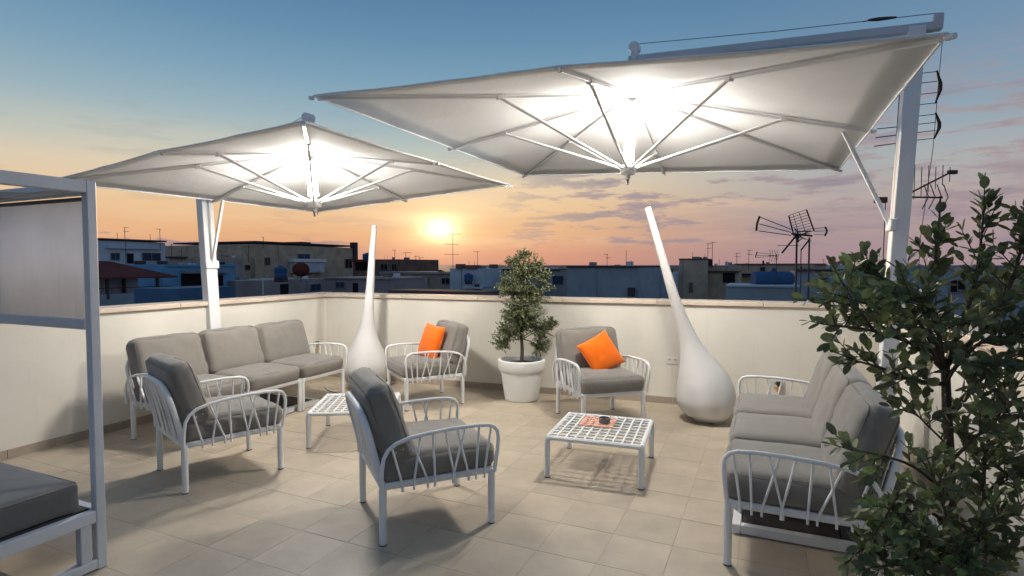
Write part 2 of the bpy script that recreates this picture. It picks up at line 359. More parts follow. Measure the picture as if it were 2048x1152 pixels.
# ------------------------------------------------------------------ ground, sea, town
tag(MB().box((0, 0, -10.5), (1600, 900, 1)).obj('ground', 'ground', smooth=False), kind='structure')
tag(MB().box((0, 15000, -11.2), (70000, 31500, 1)).obj('sea', 'sea', smooth=False), kind='structure')
tag(MB().box((-1.3, 2.7, -5.24), (13.2, 13.2, 9.45)).obj('terrace_building', 'plaster', smooth=False), 'cream building carrying the tiled roof terrace', 'building')
LD, WD = Vector((.407, .914)), Vector((.914, -.407))
TOWN=[
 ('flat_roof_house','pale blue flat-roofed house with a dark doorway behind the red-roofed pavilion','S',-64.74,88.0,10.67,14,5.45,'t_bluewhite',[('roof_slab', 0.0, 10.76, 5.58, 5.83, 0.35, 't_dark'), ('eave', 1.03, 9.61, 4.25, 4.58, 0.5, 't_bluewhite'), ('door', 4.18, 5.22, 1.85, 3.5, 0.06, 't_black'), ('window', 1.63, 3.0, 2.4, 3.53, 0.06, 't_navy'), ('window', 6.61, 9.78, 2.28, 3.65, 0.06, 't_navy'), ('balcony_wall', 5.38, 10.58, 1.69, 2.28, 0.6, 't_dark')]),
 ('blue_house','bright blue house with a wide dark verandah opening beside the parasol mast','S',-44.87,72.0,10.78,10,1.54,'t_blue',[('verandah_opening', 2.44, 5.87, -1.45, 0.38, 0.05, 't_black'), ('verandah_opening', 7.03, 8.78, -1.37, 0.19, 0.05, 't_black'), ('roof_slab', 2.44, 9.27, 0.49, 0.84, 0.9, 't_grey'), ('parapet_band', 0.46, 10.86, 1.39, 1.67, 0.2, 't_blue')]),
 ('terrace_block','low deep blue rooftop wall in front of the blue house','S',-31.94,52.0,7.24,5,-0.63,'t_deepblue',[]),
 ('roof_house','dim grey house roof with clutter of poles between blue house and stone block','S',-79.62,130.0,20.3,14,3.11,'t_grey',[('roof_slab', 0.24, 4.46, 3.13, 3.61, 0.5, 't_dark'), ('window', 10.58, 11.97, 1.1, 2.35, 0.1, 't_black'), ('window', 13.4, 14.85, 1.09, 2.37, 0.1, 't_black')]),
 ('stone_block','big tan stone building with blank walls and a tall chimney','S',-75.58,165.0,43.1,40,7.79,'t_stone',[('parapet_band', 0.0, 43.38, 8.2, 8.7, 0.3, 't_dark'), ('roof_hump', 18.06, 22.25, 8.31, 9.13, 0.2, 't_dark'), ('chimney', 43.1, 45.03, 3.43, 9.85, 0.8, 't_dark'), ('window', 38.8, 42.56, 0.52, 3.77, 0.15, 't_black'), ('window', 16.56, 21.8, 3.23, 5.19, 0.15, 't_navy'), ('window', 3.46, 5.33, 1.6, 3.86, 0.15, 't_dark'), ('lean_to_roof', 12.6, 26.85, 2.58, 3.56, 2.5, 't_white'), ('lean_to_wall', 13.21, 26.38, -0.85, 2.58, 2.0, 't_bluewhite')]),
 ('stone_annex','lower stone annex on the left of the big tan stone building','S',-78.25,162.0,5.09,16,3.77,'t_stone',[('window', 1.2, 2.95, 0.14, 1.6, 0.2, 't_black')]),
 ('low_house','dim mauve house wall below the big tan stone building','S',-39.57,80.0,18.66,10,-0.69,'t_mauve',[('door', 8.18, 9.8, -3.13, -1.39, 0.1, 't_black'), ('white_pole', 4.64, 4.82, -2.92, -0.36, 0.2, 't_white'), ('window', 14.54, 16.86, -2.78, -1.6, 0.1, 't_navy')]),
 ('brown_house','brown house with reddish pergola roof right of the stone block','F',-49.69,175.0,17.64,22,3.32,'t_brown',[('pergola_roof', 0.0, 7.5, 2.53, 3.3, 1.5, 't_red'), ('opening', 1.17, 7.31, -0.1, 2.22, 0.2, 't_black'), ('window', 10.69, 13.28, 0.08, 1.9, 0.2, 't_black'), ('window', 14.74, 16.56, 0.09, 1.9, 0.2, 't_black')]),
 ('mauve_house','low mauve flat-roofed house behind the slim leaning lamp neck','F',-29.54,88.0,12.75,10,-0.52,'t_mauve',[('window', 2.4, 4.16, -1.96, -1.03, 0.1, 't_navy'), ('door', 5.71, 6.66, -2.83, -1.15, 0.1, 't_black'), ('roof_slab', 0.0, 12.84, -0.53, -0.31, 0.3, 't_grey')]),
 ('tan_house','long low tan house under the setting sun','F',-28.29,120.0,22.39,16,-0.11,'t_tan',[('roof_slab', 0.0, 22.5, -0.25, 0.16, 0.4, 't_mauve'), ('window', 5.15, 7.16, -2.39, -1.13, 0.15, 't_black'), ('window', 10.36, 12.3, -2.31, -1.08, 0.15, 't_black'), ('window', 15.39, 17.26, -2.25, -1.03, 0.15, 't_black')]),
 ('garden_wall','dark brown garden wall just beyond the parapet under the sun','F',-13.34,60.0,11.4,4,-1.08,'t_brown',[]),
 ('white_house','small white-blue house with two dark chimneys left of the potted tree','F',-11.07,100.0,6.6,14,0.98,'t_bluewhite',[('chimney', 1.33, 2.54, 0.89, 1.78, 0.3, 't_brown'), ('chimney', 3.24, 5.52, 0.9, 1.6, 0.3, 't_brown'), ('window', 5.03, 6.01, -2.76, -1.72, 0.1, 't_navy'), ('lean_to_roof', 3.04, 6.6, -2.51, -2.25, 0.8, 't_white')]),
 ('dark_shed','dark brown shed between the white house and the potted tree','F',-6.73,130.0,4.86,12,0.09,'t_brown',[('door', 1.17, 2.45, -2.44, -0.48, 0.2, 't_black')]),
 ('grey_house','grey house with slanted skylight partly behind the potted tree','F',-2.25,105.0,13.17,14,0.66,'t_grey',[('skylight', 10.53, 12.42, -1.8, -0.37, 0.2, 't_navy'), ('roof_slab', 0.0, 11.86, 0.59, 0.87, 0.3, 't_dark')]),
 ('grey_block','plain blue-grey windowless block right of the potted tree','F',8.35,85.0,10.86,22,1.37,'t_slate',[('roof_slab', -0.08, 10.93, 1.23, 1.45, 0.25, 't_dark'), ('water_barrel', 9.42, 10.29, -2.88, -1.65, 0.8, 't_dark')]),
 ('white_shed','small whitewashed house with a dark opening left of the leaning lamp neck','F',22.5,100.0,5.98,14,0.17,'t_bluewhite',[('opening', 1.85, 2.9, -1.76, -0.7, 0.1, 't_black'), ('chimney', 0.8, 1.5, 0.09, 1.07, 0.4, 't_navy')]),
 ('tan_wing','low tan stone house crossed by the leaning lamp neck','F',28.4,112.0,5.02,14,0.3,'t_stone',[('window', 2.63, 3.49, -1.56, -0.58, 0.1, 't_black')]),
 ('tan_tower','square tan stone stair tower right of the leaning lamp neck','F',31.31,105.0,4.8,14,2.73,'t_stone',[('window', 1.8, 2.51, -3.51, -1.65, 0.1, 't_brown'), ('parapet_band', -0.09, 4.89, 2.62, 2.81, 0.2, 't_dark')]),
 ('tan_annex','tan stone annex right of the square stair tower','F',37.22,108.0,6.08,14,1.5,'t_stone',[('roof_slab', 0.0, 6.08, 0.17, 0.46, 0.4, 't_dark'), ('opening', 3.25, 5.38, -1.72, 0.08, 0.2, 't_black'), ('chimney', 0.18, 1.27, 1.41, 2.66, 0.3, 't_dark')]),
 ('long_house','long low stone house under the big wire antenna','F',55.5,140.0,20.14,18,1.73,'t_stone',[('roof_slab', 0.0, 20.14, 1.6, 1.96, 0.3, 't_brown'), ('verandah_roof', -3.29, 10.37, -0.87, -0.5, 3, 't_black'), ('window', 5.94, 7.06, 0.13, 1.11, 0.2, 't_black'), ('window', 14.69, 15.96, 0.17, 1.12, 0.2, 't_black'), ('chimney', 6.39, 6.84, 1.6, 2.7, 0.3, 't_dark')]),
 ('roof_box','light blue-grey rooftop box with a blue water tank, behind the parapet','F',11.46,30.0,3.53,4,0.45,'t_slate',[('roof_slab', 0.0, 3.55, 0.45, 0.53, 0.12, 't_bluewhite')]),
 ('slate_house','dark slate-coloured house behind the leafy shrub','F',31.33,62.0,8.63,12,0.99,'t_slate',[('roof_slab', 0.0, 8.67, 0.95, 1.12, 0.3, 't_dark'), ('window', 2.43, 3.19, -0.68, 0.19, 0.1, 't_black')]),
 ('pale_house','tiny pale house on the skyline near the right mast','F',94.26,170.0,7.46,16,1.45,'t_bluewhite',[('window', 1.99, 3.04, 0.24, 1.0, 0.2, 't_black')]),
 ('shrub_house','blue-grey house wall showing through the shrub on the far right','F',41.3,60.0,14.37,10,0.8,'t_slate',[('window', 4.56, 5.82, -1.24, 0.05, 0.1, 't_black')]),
]
def build_town():
    for (nm, lab, kind, x, y, L, th, zt, m, parts) in TOWN:
        d = LD if kind == 'S' else WD
        root = empty(nm, (x, y, 0), atan2(d.y, d.x), lab, 'building')
        sg = 1                                         # into the building = local +y for both kinds
        MB().box((L / 2, sg * th / 2, (zt - 10) / 2), (L, th, zt + 10)).obj('wall', m, root, smooth=False)
        rr = random.Random(lab)
        if L > 2.5 and nm not in ('garden_wall', 'terrace_block', 'roof_box'):
            for q in range(rr.choice((2, 3, 3, 4))):
                w_ = rr.uniform(.5, 1.6); h_ = rr.uniform(.25, .85); s_ = rr.uniform(.1, .9) * L
                MB().box((s_, rr.uniform(.15, .6) * th, zt + h_ / 2), (w_, rr.uniform(.5, 1.2), h_)).obj(rr.choice(('roof_unit', 'vent_box', 'stair_hut')), rr.choice(('t_grey', 't_white', 't_brown', 't_mauve', 't_stone')), root, smooth=False)
            for q in range(2):
                s_ = rr.uniform(.05, .95) * L; MB().tube([(s_, .3, zt - .1), (s_, .3, zt + rr.uniform(.6, 1.6))], .035, 5).obj('vent_pipe', 't_dark', root)
            s_ = rr.uniform(.1, .9) * L; MB().tube([(s_, -.06, zt - .1), (s_, -.06, -9)], .06, 5).obj('downpipe', 't_grey', root)
        for (pn, s0, s1, z0, z1, pr, mm) in parts:
            deep = th * .9 if 'roof' in pn or 'band' in pn or pn == 'eave' else (1.2 if pn in ('chimney', 'roof_hump') else .25)
            MB().box(((s0 + s1) / 2, (deep - pr) / 2, (z0 + z1) / 2), (abs(s1 - s0), deep + pr, max(z1 - z0, .05))).obj(pn, mm, root, smooth=False)
            if pn == 'window':
                w_, h_ = abs(s1 - s0), z1 - z0; f = MB(); t = .06 * max(1, w_ / 2); yy = -pr - .03
                f.box(((s0 + s1) / 2, yy, z1), (w_ + t, .1, t)); f.box(((s0 + s1) / 2, yy, z0), (w_ + 2 * t, .16, t)); f.box((s0, yy, (z0 + z1) / 2), (t, .1, h_ - t)); f.box((s1, yy, (z0 + z1) / 2), (t, .1, h_ - t)); f.box(((s0 + s1) / 2, yy, (z0 + z1) / 2), (t * .7, .08, h_ - t))
                f.obj('window_frame', 't_grey', root, smooth=False)
build_town()

def pavilion():
    """open pavilion with a red-brown hipped roof and a low wall"""
    Y = 60.0; s = Y / 1120
    x0 = (185 - 1024) * s; d = LD; root = empty('pavilion', (x0, Y, 0), atan2(d.y, d.x), 'open rooftop pavilion with a dark red hipped roof on posts', 'pavilion')
    # local x runs along the visible eave, local y away
    L, W = 9.0, 7.0; ze, zr = .25, 2.05
    MB().add([(-.6, -.5, ze), (L + .3, -.5, ze), (L + .3, W, ze), (-.6, W, ze), (1.2, 2.6, zr), (3.2, 2.6, zr), (-.6, -.5, ze - .18), (L + .3, -.5, ze - .18), (L + .3, W, ze - .18), (-.6, W, ze - .18)],
             [(0, 1, 5, 4), (1, 2, 5), (2, 3, 4, 5), (3, 0, 4), (0, 6, 7, 1), (1, 7, 8, 2), (2, 8, 9, 3), (3, 9, 6, 0), (6, 9, 8, 7)]).obj('roof', 't_red', root, smooth=False)
    for px in (1.5, 7.1):
        for py in (.1, W - .6): MB().box((px, py, -1.0), (.28, .28, 2.3)).obj('post', 't_dark', root, smooth=False)
    MB().box((L / 2, .15, -6.2), (L, .3, 9.2)).obj('low_wall', 't_slate', root, smooth=False)
    MB().box((L / 2, W - .2, -5.2), (L, .3, 10.2)).obj('back_wall', 't_bluewhite', root, smooth=False)
    MB().tube([(0, .15, -.95), (L, .15, -.95)], .05, 6).obj('railing', 't_dark', root)
    for i in range(6): MB().tube([(.4 + i * 1.6, .15, -1.6), (.4 + i * 1.6, .15, -.95)], .035, 5).obj('baluster', 't_dark', root)
pavilion()

def far_houses():
    rng = random.Random(11); ms = ['t_grey', 't_stone', 't_mauve', 't_bluewhite', 't_tan', 't_slate']
    for i in range(22):
        Y = rng.uniform(130, 330); px = rng.uniform(180, 2060); yt = rng.uniform(536, 556); k = Y / 1120
        zt = 1.6 + (530 - yt) * k; w = rng.uniform(6, 15); t = rng.uniform(6, 11)
        r = empty('far_house', ((px - 1024) * k, Y, 0), radians(-24), 'distant flat-roofed house glimpsed low among the nearer roofs', 'house', 'distant low houses of the town')
        MB().box((0, 0, (zt - 10) / 2), (w, t, zt + 10)).obj('wall', rng.choice(ms), r, smooth=False)
        MB().box((0, 0, zt + .1), (w + .3, t + .3, .25)).obj('roof_slab', 't_dark', r, smooth=False)
        if rng.random() < .6: MB().box((rng.uniform(-w / 3, w / 3), 0, zt + .6), (rng.uniform(1, 2.5), 1.5, 1.0)).obj('stair_hut', rng.choice(ms), r, smooth=False)
        for s in (-.28, .1, .3): MB().box((s * w, -t / 2 - .02, zt - 1.6), (.9, .1, 1.2)).obj('window', 't_black', r, smooth=False)
far_houses()

def tank(px, py, Y, r, h, label, m='t_tank', lying=False):
    k = Y / 1120; z = 1.6 + (530 - py) * k
    root = empty('water_tank', ((px - 1024) * k, Y, z), 0, label, 'water tank')
    prof = [(r * .3, 0), (r * .95, 0), (r, .06 * h), (r, .42 * h), (r * .96, .45 * h), (r, .48 * h), (r, .82 * h), (r * .8, .93 * h), (r * .3, h)]
    b = MB().lathe(prof, 20); 
    o = b.obj('tank_body', m, root)
    if lying: o.rotation_euler = (0, radians(90), 0); o.location = (-h / 2, 0, r)
    MB().lathe([(r * .3, 0), (r * .34, 0), (r * .34, .07 * h), (r * .1, .1 * h)], 16, (0, 0, (2 * r if lying else h) - .02)).obj('lid', m, root)
    MB().box((0, 0, -.28), (r * 1.6, r * 1.6, .56)).obj('stand', 't_dark', root, smooth=False)
tank(735, 519, 172, 1.4, 1.9, 'blue rooftop water tank on the brown house')
tank(562, 556, 78, .85, 1.6, 'blue water tank on the mauve house below the stone block')
tank(937, 562, 97, .75, 1.3, 'dark blue water tank in front of the white-blue house')
tank(1548, 573, 31, .42, 2.3, 'long blue water tank lying on the rooftop box', lying=True)
tank(415, 536, 74, .7, 1.2, 'small blue water tank on the blue house roof')

def satellite_dish():
    root = empty('satellite_dish', ((602 - 1024) * 78 / 1120, 78, 1.6 - 26 * 78 / 1120), radians(200), 'rust-red satellite dish on the roof below the stone block', 'satellite dish')
    prof = [(r * 1.15, .35 * r * r) for r in (0.02, .25, .5, .75, 1.0)]
    b = MB().lathe(prof + [(1.12, .40), (.55, .14), (.02, .03)], 24); o = b.obj('dish', 't_red', root); o.rotation_euler = (radians(62), 0, 0); o.location = (0, 0, 1.0)
    MB().tube([(0, .2, -.6), (0, .15, 1.0)], .06, 8).obj('pole', 't_dark', root)
    MB().tube([(0, 0, .5), (0, -1.0, 1.2), (0, -.95, 1.35)], .04, 6).obj('feed_arm', 't_dark', root)
satellite_dish()

# ------------------------------------------------------------------ aerials on the roofs
def yagi(mb, p, d, L, n, el, r=.008):
    d = Vector(d).normalized(); p = Vector(p); sd = Vector((0, 0, 1)).cross(d)
    if sd.length < .1: sd = Vector((1, 0, 0))
    sd.normalize(); mb.tube([p - d * L / 2, p + d * L / 2], r * 1.4, 5)
    for i in range(n):
        c = p + d * L * (i / (n - 1) - .5); e = el * (.6 + .4 * i / (n - 1)) / 2; mb.tube([c - sd * e, c + sd * e], r, 4)
def aerial(px, py, pt, Y, label, kind, seed=0):
    k = Y / 1120; rng = random.Random(seed); x = (px - 1024) * k; zb = 1.6 + (530 - py) * k; zt = 1.6 + (530 - pt) * k; H = zt - zb; r = .5 * k
    root = empty('tv_antenna', (x, Y, zb - .6), 0, label, 'antenna', 'thin rooftop aerials')
    MB().tube([(0, 0, -.6), (0, 0, H + .6)], r, 6).obj('mast', 'antenna_metal', root)
    for i in range(kind):
        a = rng.uniform(-.5, .5) + (pi if rng.random() < .5 else 0); m = MB()
        yagi(m, (0.2 * cos(a), 0, H + .55 - i * H * .28), (cos(a), sin(a) * .4, .02), H * rng.uniform(.22, .42), rng.choice((4, 5, 6)), H * .24, r * .6)
        m.obj('aerial_head', 'antenna_metal', root)
A_ = [(252, 483, 455, 92, 2, 'left thin aerial on the pale blue house'), (322, 487, 458, 93, 1, 'right cross-shaped aerial on the pale blue house'), (345, 515, 488, 131, 1, 'tall bare pole on the dim grey roof'), (364, 515, 498, 131, 2, 'short aerial on the dim grey roof'), (445, 530, 502, 80, 2, 'aerial just right of the left parasol mast'), (498, 516, 485, 164, 2, 'aerial on the stone annex'), (528, 489, 474, 166, 1, 'stubby aerial on the big stone building'),
      (790, 520, 500, 176, 1, 'faint aerial on the brown house'), (812, 545, 505, 122, 2, 'aerial left of the sun on the tan house'), (832, 545, 512, 122, 1, 'T-shaped aerial below the sun'), (840, 545, 515, 124, 1, 'second aerial below the sun'), (906, 540, 468, 101, 3, 'tall aerial right of the sun on the white-blue house'), (955, 537, 503, 101, 1, 'aerial above the chimneys of the white-blue house'),
      (1214, 533, 508, 86, 2, 'double aerial on the plain grey block'), (1252, 533, 500, 86, 0, 'bare thin pole on the plain grey block'), (1415, 520, 487, 106, 2, 'left aerial on the stone tower annex'), (1424, 520, 484, 106, 1, 'right aerial on the stone tower annex'), (1473, 530, 506, 138, 2, 'aerial at the left end of the long stone house'), (1497, 530, 500, 138, 2, 'second aerial on the long stone house'), (1647, 531, 518, 168, 1, 'tiny aerial near the pale house'), (1690, 533, 516, 150, 1, 'tiny aerial left of the right mast')]
for i, (px, py, pt, Y, kd, lab) in enumerate(A_): aerial(px, py, pt, Y, lab, kd, i + 3)

def W(px, py, Y): return Vector(((px - 1024) * Y / 1120, Y, 1.6 + (530 - py) * Y / 1120))
def grid_panel(mb, P, nx, ny, r, bow=0.):
    """wire panel over four corners P (tl, tr, br, bl)"""
    tl, tr, br, bl = P; nn = (tr - tl).cross(bl - tl).normalized()
    pt = lambda u, v: (tl * (1 - u) + tr * u) * (1 - v) + (bl * (1 - u) + br * u) * v + nn * bow * (4 * u * (1 - u))
    for i in range(nx): u = i / (nx - 1); mb.tube([pt(u, v / 4) for v in range(5)], r * (2.6 if i in (0, nx - 1) else 1), 5)
    for j in range(ny): v = j / (ny - 1); mb.tube([pt(u / 6, v) for u in range(7)], r, 4)
def big_antenna():
    Y = 26.0; b = W(1597, 530, Y); root = empty('wire_antenna', (b.x, Y, -.4), 0, 'large black wire-reflector antenna cluster on the skyline', 'antenna')
    w = lambda px, py, dy=0.: W(px, py, Y + dy) - Vector((b.x, Y, -.4))
    R = .022
    for nm, pts, r in (('mast', [w(1592, 600), w(1592, 470)], 2.0), ('mast', [w(1617, 600), w(1617, 475)], 1.8), ('mast', [w(1601, 600), w(1601, 500)], 1.0), ('crossbar', [w(1563, 506), w(1590, 472)], 1.9), ('crossbar', [w(1601, 500), w(1618, 478)], 1.6), ('crossbar', [w(1582, 468, -.3), w(1622, 472, .3)], 2.2)):
        MB().tube(pts, R * r, 6).obj(nm, 'antenna_metal', root)
    m = MB()
    for a, c in ((434, 459), (448, 465), (462, 471)): m.tube([w(1516, a, -.5), w(1580, c, .1)], R * .9, 5)
    m.tube([w(1517, 433, -.5), w(1512, 448, -.5), w(1511, 462, -.5)], R * 2.2, 6); m.obj('reflector_arm', 'antenna_metal', root)
    m = MB(); grid_panel(m, (w(1575, 432, -.3), w(1610, 420, .5), w(1626, 462, .5), w(1586, 472, -.3)), 4, 9, R * .6, .1); m.obj('reflector_grid', 'antenna_metal', root)
    m = MB(); [m.tube([w(1626, a, .2), w(1648, c, .9)], R * .6, 5) for a, c in ((458, 455), (463, 462), (469, 470))]; m.tube([w(1648, 454, .9), w(1652, 462, .9), w(1648, 472, .9)], R * 2, 6); m.obj('reflector_arm', 'antenna_metal', root)
    m = MB()
    for i in range(14):
        rr = random.Random(i); m.tube([w(rr.uniform(1582, 1604), rr.uniform(455, 478), rr.uniform(-.3, .3)), w(rr.uniform(1588, 1624), rr.uniform(462, 490), rr.uniform(-.3, .3))], R * rr.uniform(.6, 1.4), 5)
    m.obj('dipole_cluster', 'antenna_metal', root)
    m = MB(); yagi(m, w(1575, 491), (1, .1, 0), 1.0, 8, .4, .01); m.obj('aerial_head', 'antenna_metal', root)
    Y2 = 30.0; b2 = W(1553, 530, Y2); r2 = empty('wire_antenna', (b2.x, Y2, -.4), 0, 'smaller wire antenna left of the large antenna cluster', 'antenna')
    w2 = lambda px, py, dy=0.: W(px, py, Y2 + dy) - Vector((b2.x, Y2, -.4))
    MB().tube([w2(1552, 602), w2(1552, 508)], R, 6).obj('mast', 'antenna_metal', r2)
    m = MB(); [m.tube([w2(1512, a), w2(1540, c)], R * .5, 5) for a, c in ((505, 508), (511, 511), (515, 513))]; m.tube([w2(1513, 504), w2(1510, 515)], R * 1.3, 5); m.tube([w2(1536, 511), w2(1554, 512)], R * 1.2, 5)
    for i in range(4): m.tube([w2(1538 + i * 5, 500), w2(1541 + i * 5, 511), w2(1537 + i * 5, 523)], R * .5, 5)
    m.obj('reflector_arm', 'antenna_metal', r2)
big_antenna()
def near_antennas():
    Y = 11.0; b = W(1792, 530, Y); root = empty('wire_antenna', (b.x, Y, -1.0), 0, 'tall dark aerial pole with curved reflectors behind the right parasol mast', 'antenna')
    w = lambda px, py, dy=0.: W(px, py, Y + dy) - Vector((b.x, Y, -1.0)); R = .012
    MB().tube([w(1786, 680), w(1789, 240)], R * 2.2, 8).obj('mast', 'antenna_metal', root)
    MB().tube([w(1787, 310), w(1791, 215), w(1792, 195)], R * 3, 8).obj('mast_head', 'antenna_metal', root)
    for y0, y1, ys in ((147, 211, (149, 168, 190, 210)), (229, 280, (232, 248, 264, 279))):
        m = MB(); m.tube([w(1861, y0), w(1869, y0 * .6 + y1 * .4), w(1869, y0 * .4 + y1 * .6), w(1860, y1)], [R * 1.6, R * 3.6, R * 3.6, R * 1.6], 8, flat=(1, .6)); m.obj('reflector', 'antenna_metal', root)
        m = MB(); [m.tube([w(1789, yy + 8, .1), w(1862, yy)], R * .65, 5) for yy in ys]; m.obj('reflector_rods', 'antenna_metal', root)
    m = MB(); [m.tube([w(1742 + i * 2, 295 - i * 17), w(1786, 289 - i * 16)], R * .8, 5) for i in range(3)]; m.obj('reflector_rods', 'antenna_metal', root)
    MB().tube([w(1871, 75), w(1866, 150), w(1858, 300), w(1838, 480), w(1836, 600)], R * .5, 5).obj('cable', 'antenna_metal', root)
    b2 = W(1874, 530, Y + 1); r2 = empty('wire_antenna', (b2.x, Y + 1, -1.0), 0, 'rusty yagi aerial right of the right parasol mast', 'antenna')
    w = lambda px, py, dy=0.: W(px, py, Y + 1 + dy) - Vector((b2.x, Y + 1, -1.0))
    MB().tube([w(1872, 680), w(1876, 393)], R * 1.5, 8).obj('mast', 'antenna_metal', r2)
    MB().tube([w(1800, 395), w(1895, 346)], R * 1.6, 6).obj('boom', 'antenna_rust', r2); MB().box(w(1898, 346), (.17, .08, .08)).obj('boom_end', 'antenna_metal', r2, smooth=False)
    MB().tube([w(1805, 395), w(1880, 396)], R * 1.7, 6).obj('boom', 'antenna_metal', r2)
    m = MB()
    for i in range(6): m.tube([w(1823 + i * 14, 332 + (i % 2) * 4), w(1823 + i * 14, 400 - i * 7)], R * .7, 5)
    for i in range(4): m.tube([w(1842 + i * 13, 370), w(1852 + i * 13, 395), w(1840 + i * 13, 419)], R * .9, 5)
    m.obj('elements', 'antenna_metal', r2)
    b3 = W(1764, 530, Y); r3 = empty('tv_antenna', (b3.x, Y, -1.0), 0, 'thin pole with a small rusty box left of the right parasol mast', 'antenna')
    w = lambda px, py, dy=0.: W(px, py, Y + dy) - Vector((b3.x, Y, -1.0))
    MB().tube([w(1763, 680), w(1767, 400)], R * .7, 6).obj('mast', 'antenna_metal', r3); MB().box(w(1757, 401), (.21, .12, .11), bevel=.01).obj('amplifier_box', 'antenna_rust', r3)
    m = MB(); [m.tube([w(x, 408), w(x, 420)], R * .6, 5) for x in (1754, 1760)]; m.obj('terminal', 'antenna_metal', r3)
    tag(MB().box((8.9, 12.3, -5.4), (7.5, 4.5, 9.2)).obj('neighbour_roof', 't_grey', smooth=False), 'low grey neighbouring roof carrying the aerials behind the right wall', 'building')
    tag(MB().box((15.2, 29, -5.3), (9, 6, 9.8)).obj('neighbour_roof', 't_dark', smooth=False), 'low dark neighbouring roof carrying the big wire antenna', 'building')
near_antennas()

# ------------------------------------------------------------------ lounge furniture
def sgn(x): return -1 if x < 0 else 1
def cushion_mesh(name, w, d, h, r, puff, side=.0, wr=.004, seed=0, N=16, material='taupe_fabric', dents=0.):
    """upholstered cushion: rounded box, crowned faces, slightly gathered edges"""
    lat = [sgn(u) * (1 - (1 - abs(u)) ** 1.7) for u in (2 * i / N - 1 for i in range(N + 1))]
    idx = {}; vs = []; fs = []
    def vid(i, j, k):
        if (i, j, k) in idx: return idx[(i, j, k)]
        a, b, c = lat[i], lat[j], lat[k]; q = Vector((a * w / 2, b * d / 2, c * h / 2)); lim = (w / 2 - r, d / 2 - r, h / 2 - r)
        inn = Vector(max(-L, min(L, x)) for x, L in zip(q, lim)); dv = q - inn
        nrm = dv.normalized() if dv.length > 1e-6 else Vector((0, 0, 1))
        p = inn + nrm * r if dv.length > 1e-6 else q
        fa, fb, fc = (1 - a * a), (1 - b * b), (1 - c * c)
        p.z += sgn(c) * puff * (max(fa, 0) ** .7) * (max(fb, 0) ** .7) * abs(c)
        p.y += sgn(b) * side * (max(fa, 0) ** .7) * (max(fc, 0) ** .7) * abs(b)
        p.x += sgn(a) * side * .6 * (max(fb, 0) ** .7) * (max(fc, 0) ** .7) * abs(a)
        e = mnoise.noise(p * 7 + Vector((seed * 3.7, seed, 0))) * wr * 1.6 + mnoise.noise(Vector((p.x * 26, p.y * 26, p.z * 9)) + Vector((seed, 0, seed))) * wr * (1 - min(fa, fb, fc) * .3)
        p += nrm * e
        idx[(i, j, k)] = len(vs); vs.append(p); return idx[(i, j, k)]
    for i in range(N):
        for j in range(N):
            fs += [(vid(i, j, N), vid(i + 1, j, N), vid(i + 1, j + 1, N), vid(i, j + 1, N)), (vid(i, j, 0), vid(i, j + 1, 0), vid(i + 1, j + 1, 0), vid(i + 1, j, 0)),
                   (vid(i, 0, j), vid(i + 1, 0, j), vid(i + 1, 0, j + 1), vid(i, 0, j + 1)), (vid(i, N, j), vid(i, N, j + 1), vid(i + 1, N, j + 1), vid(i + 1, N, j)),
                   (vid(0, i, j), vid(0, i, j + 1), vid(0, i + 1, j + 1), vid(0, i + 1, j)), (vid(N, i, j), vid(N, i + 1, j), vid(N, i + 1, j + 1), vid(N, i, j + 1))]
    return MB().add(vs, fs).mesh(name, material, angle=180)
def piping_mesh(name, w, d, zc, r, rad=.0045):
    pts = []
    k = r * .72
    for cx, cy, a0 in ((1, 1, 0), (-1, 1, 90), (-1, -1, 180), (1, -1, 270)):
        for i in range(7):
            a = radians(a0 + 15 * i); pts.append((cx * (w / 2 - r) + k * cos(a), cy * (d / 2 - r) + k * sin(a), zc))
    pts.append(pts[0]); return MB().tube(pts, rad, 6, cap=False).mesh(name, 'piping')

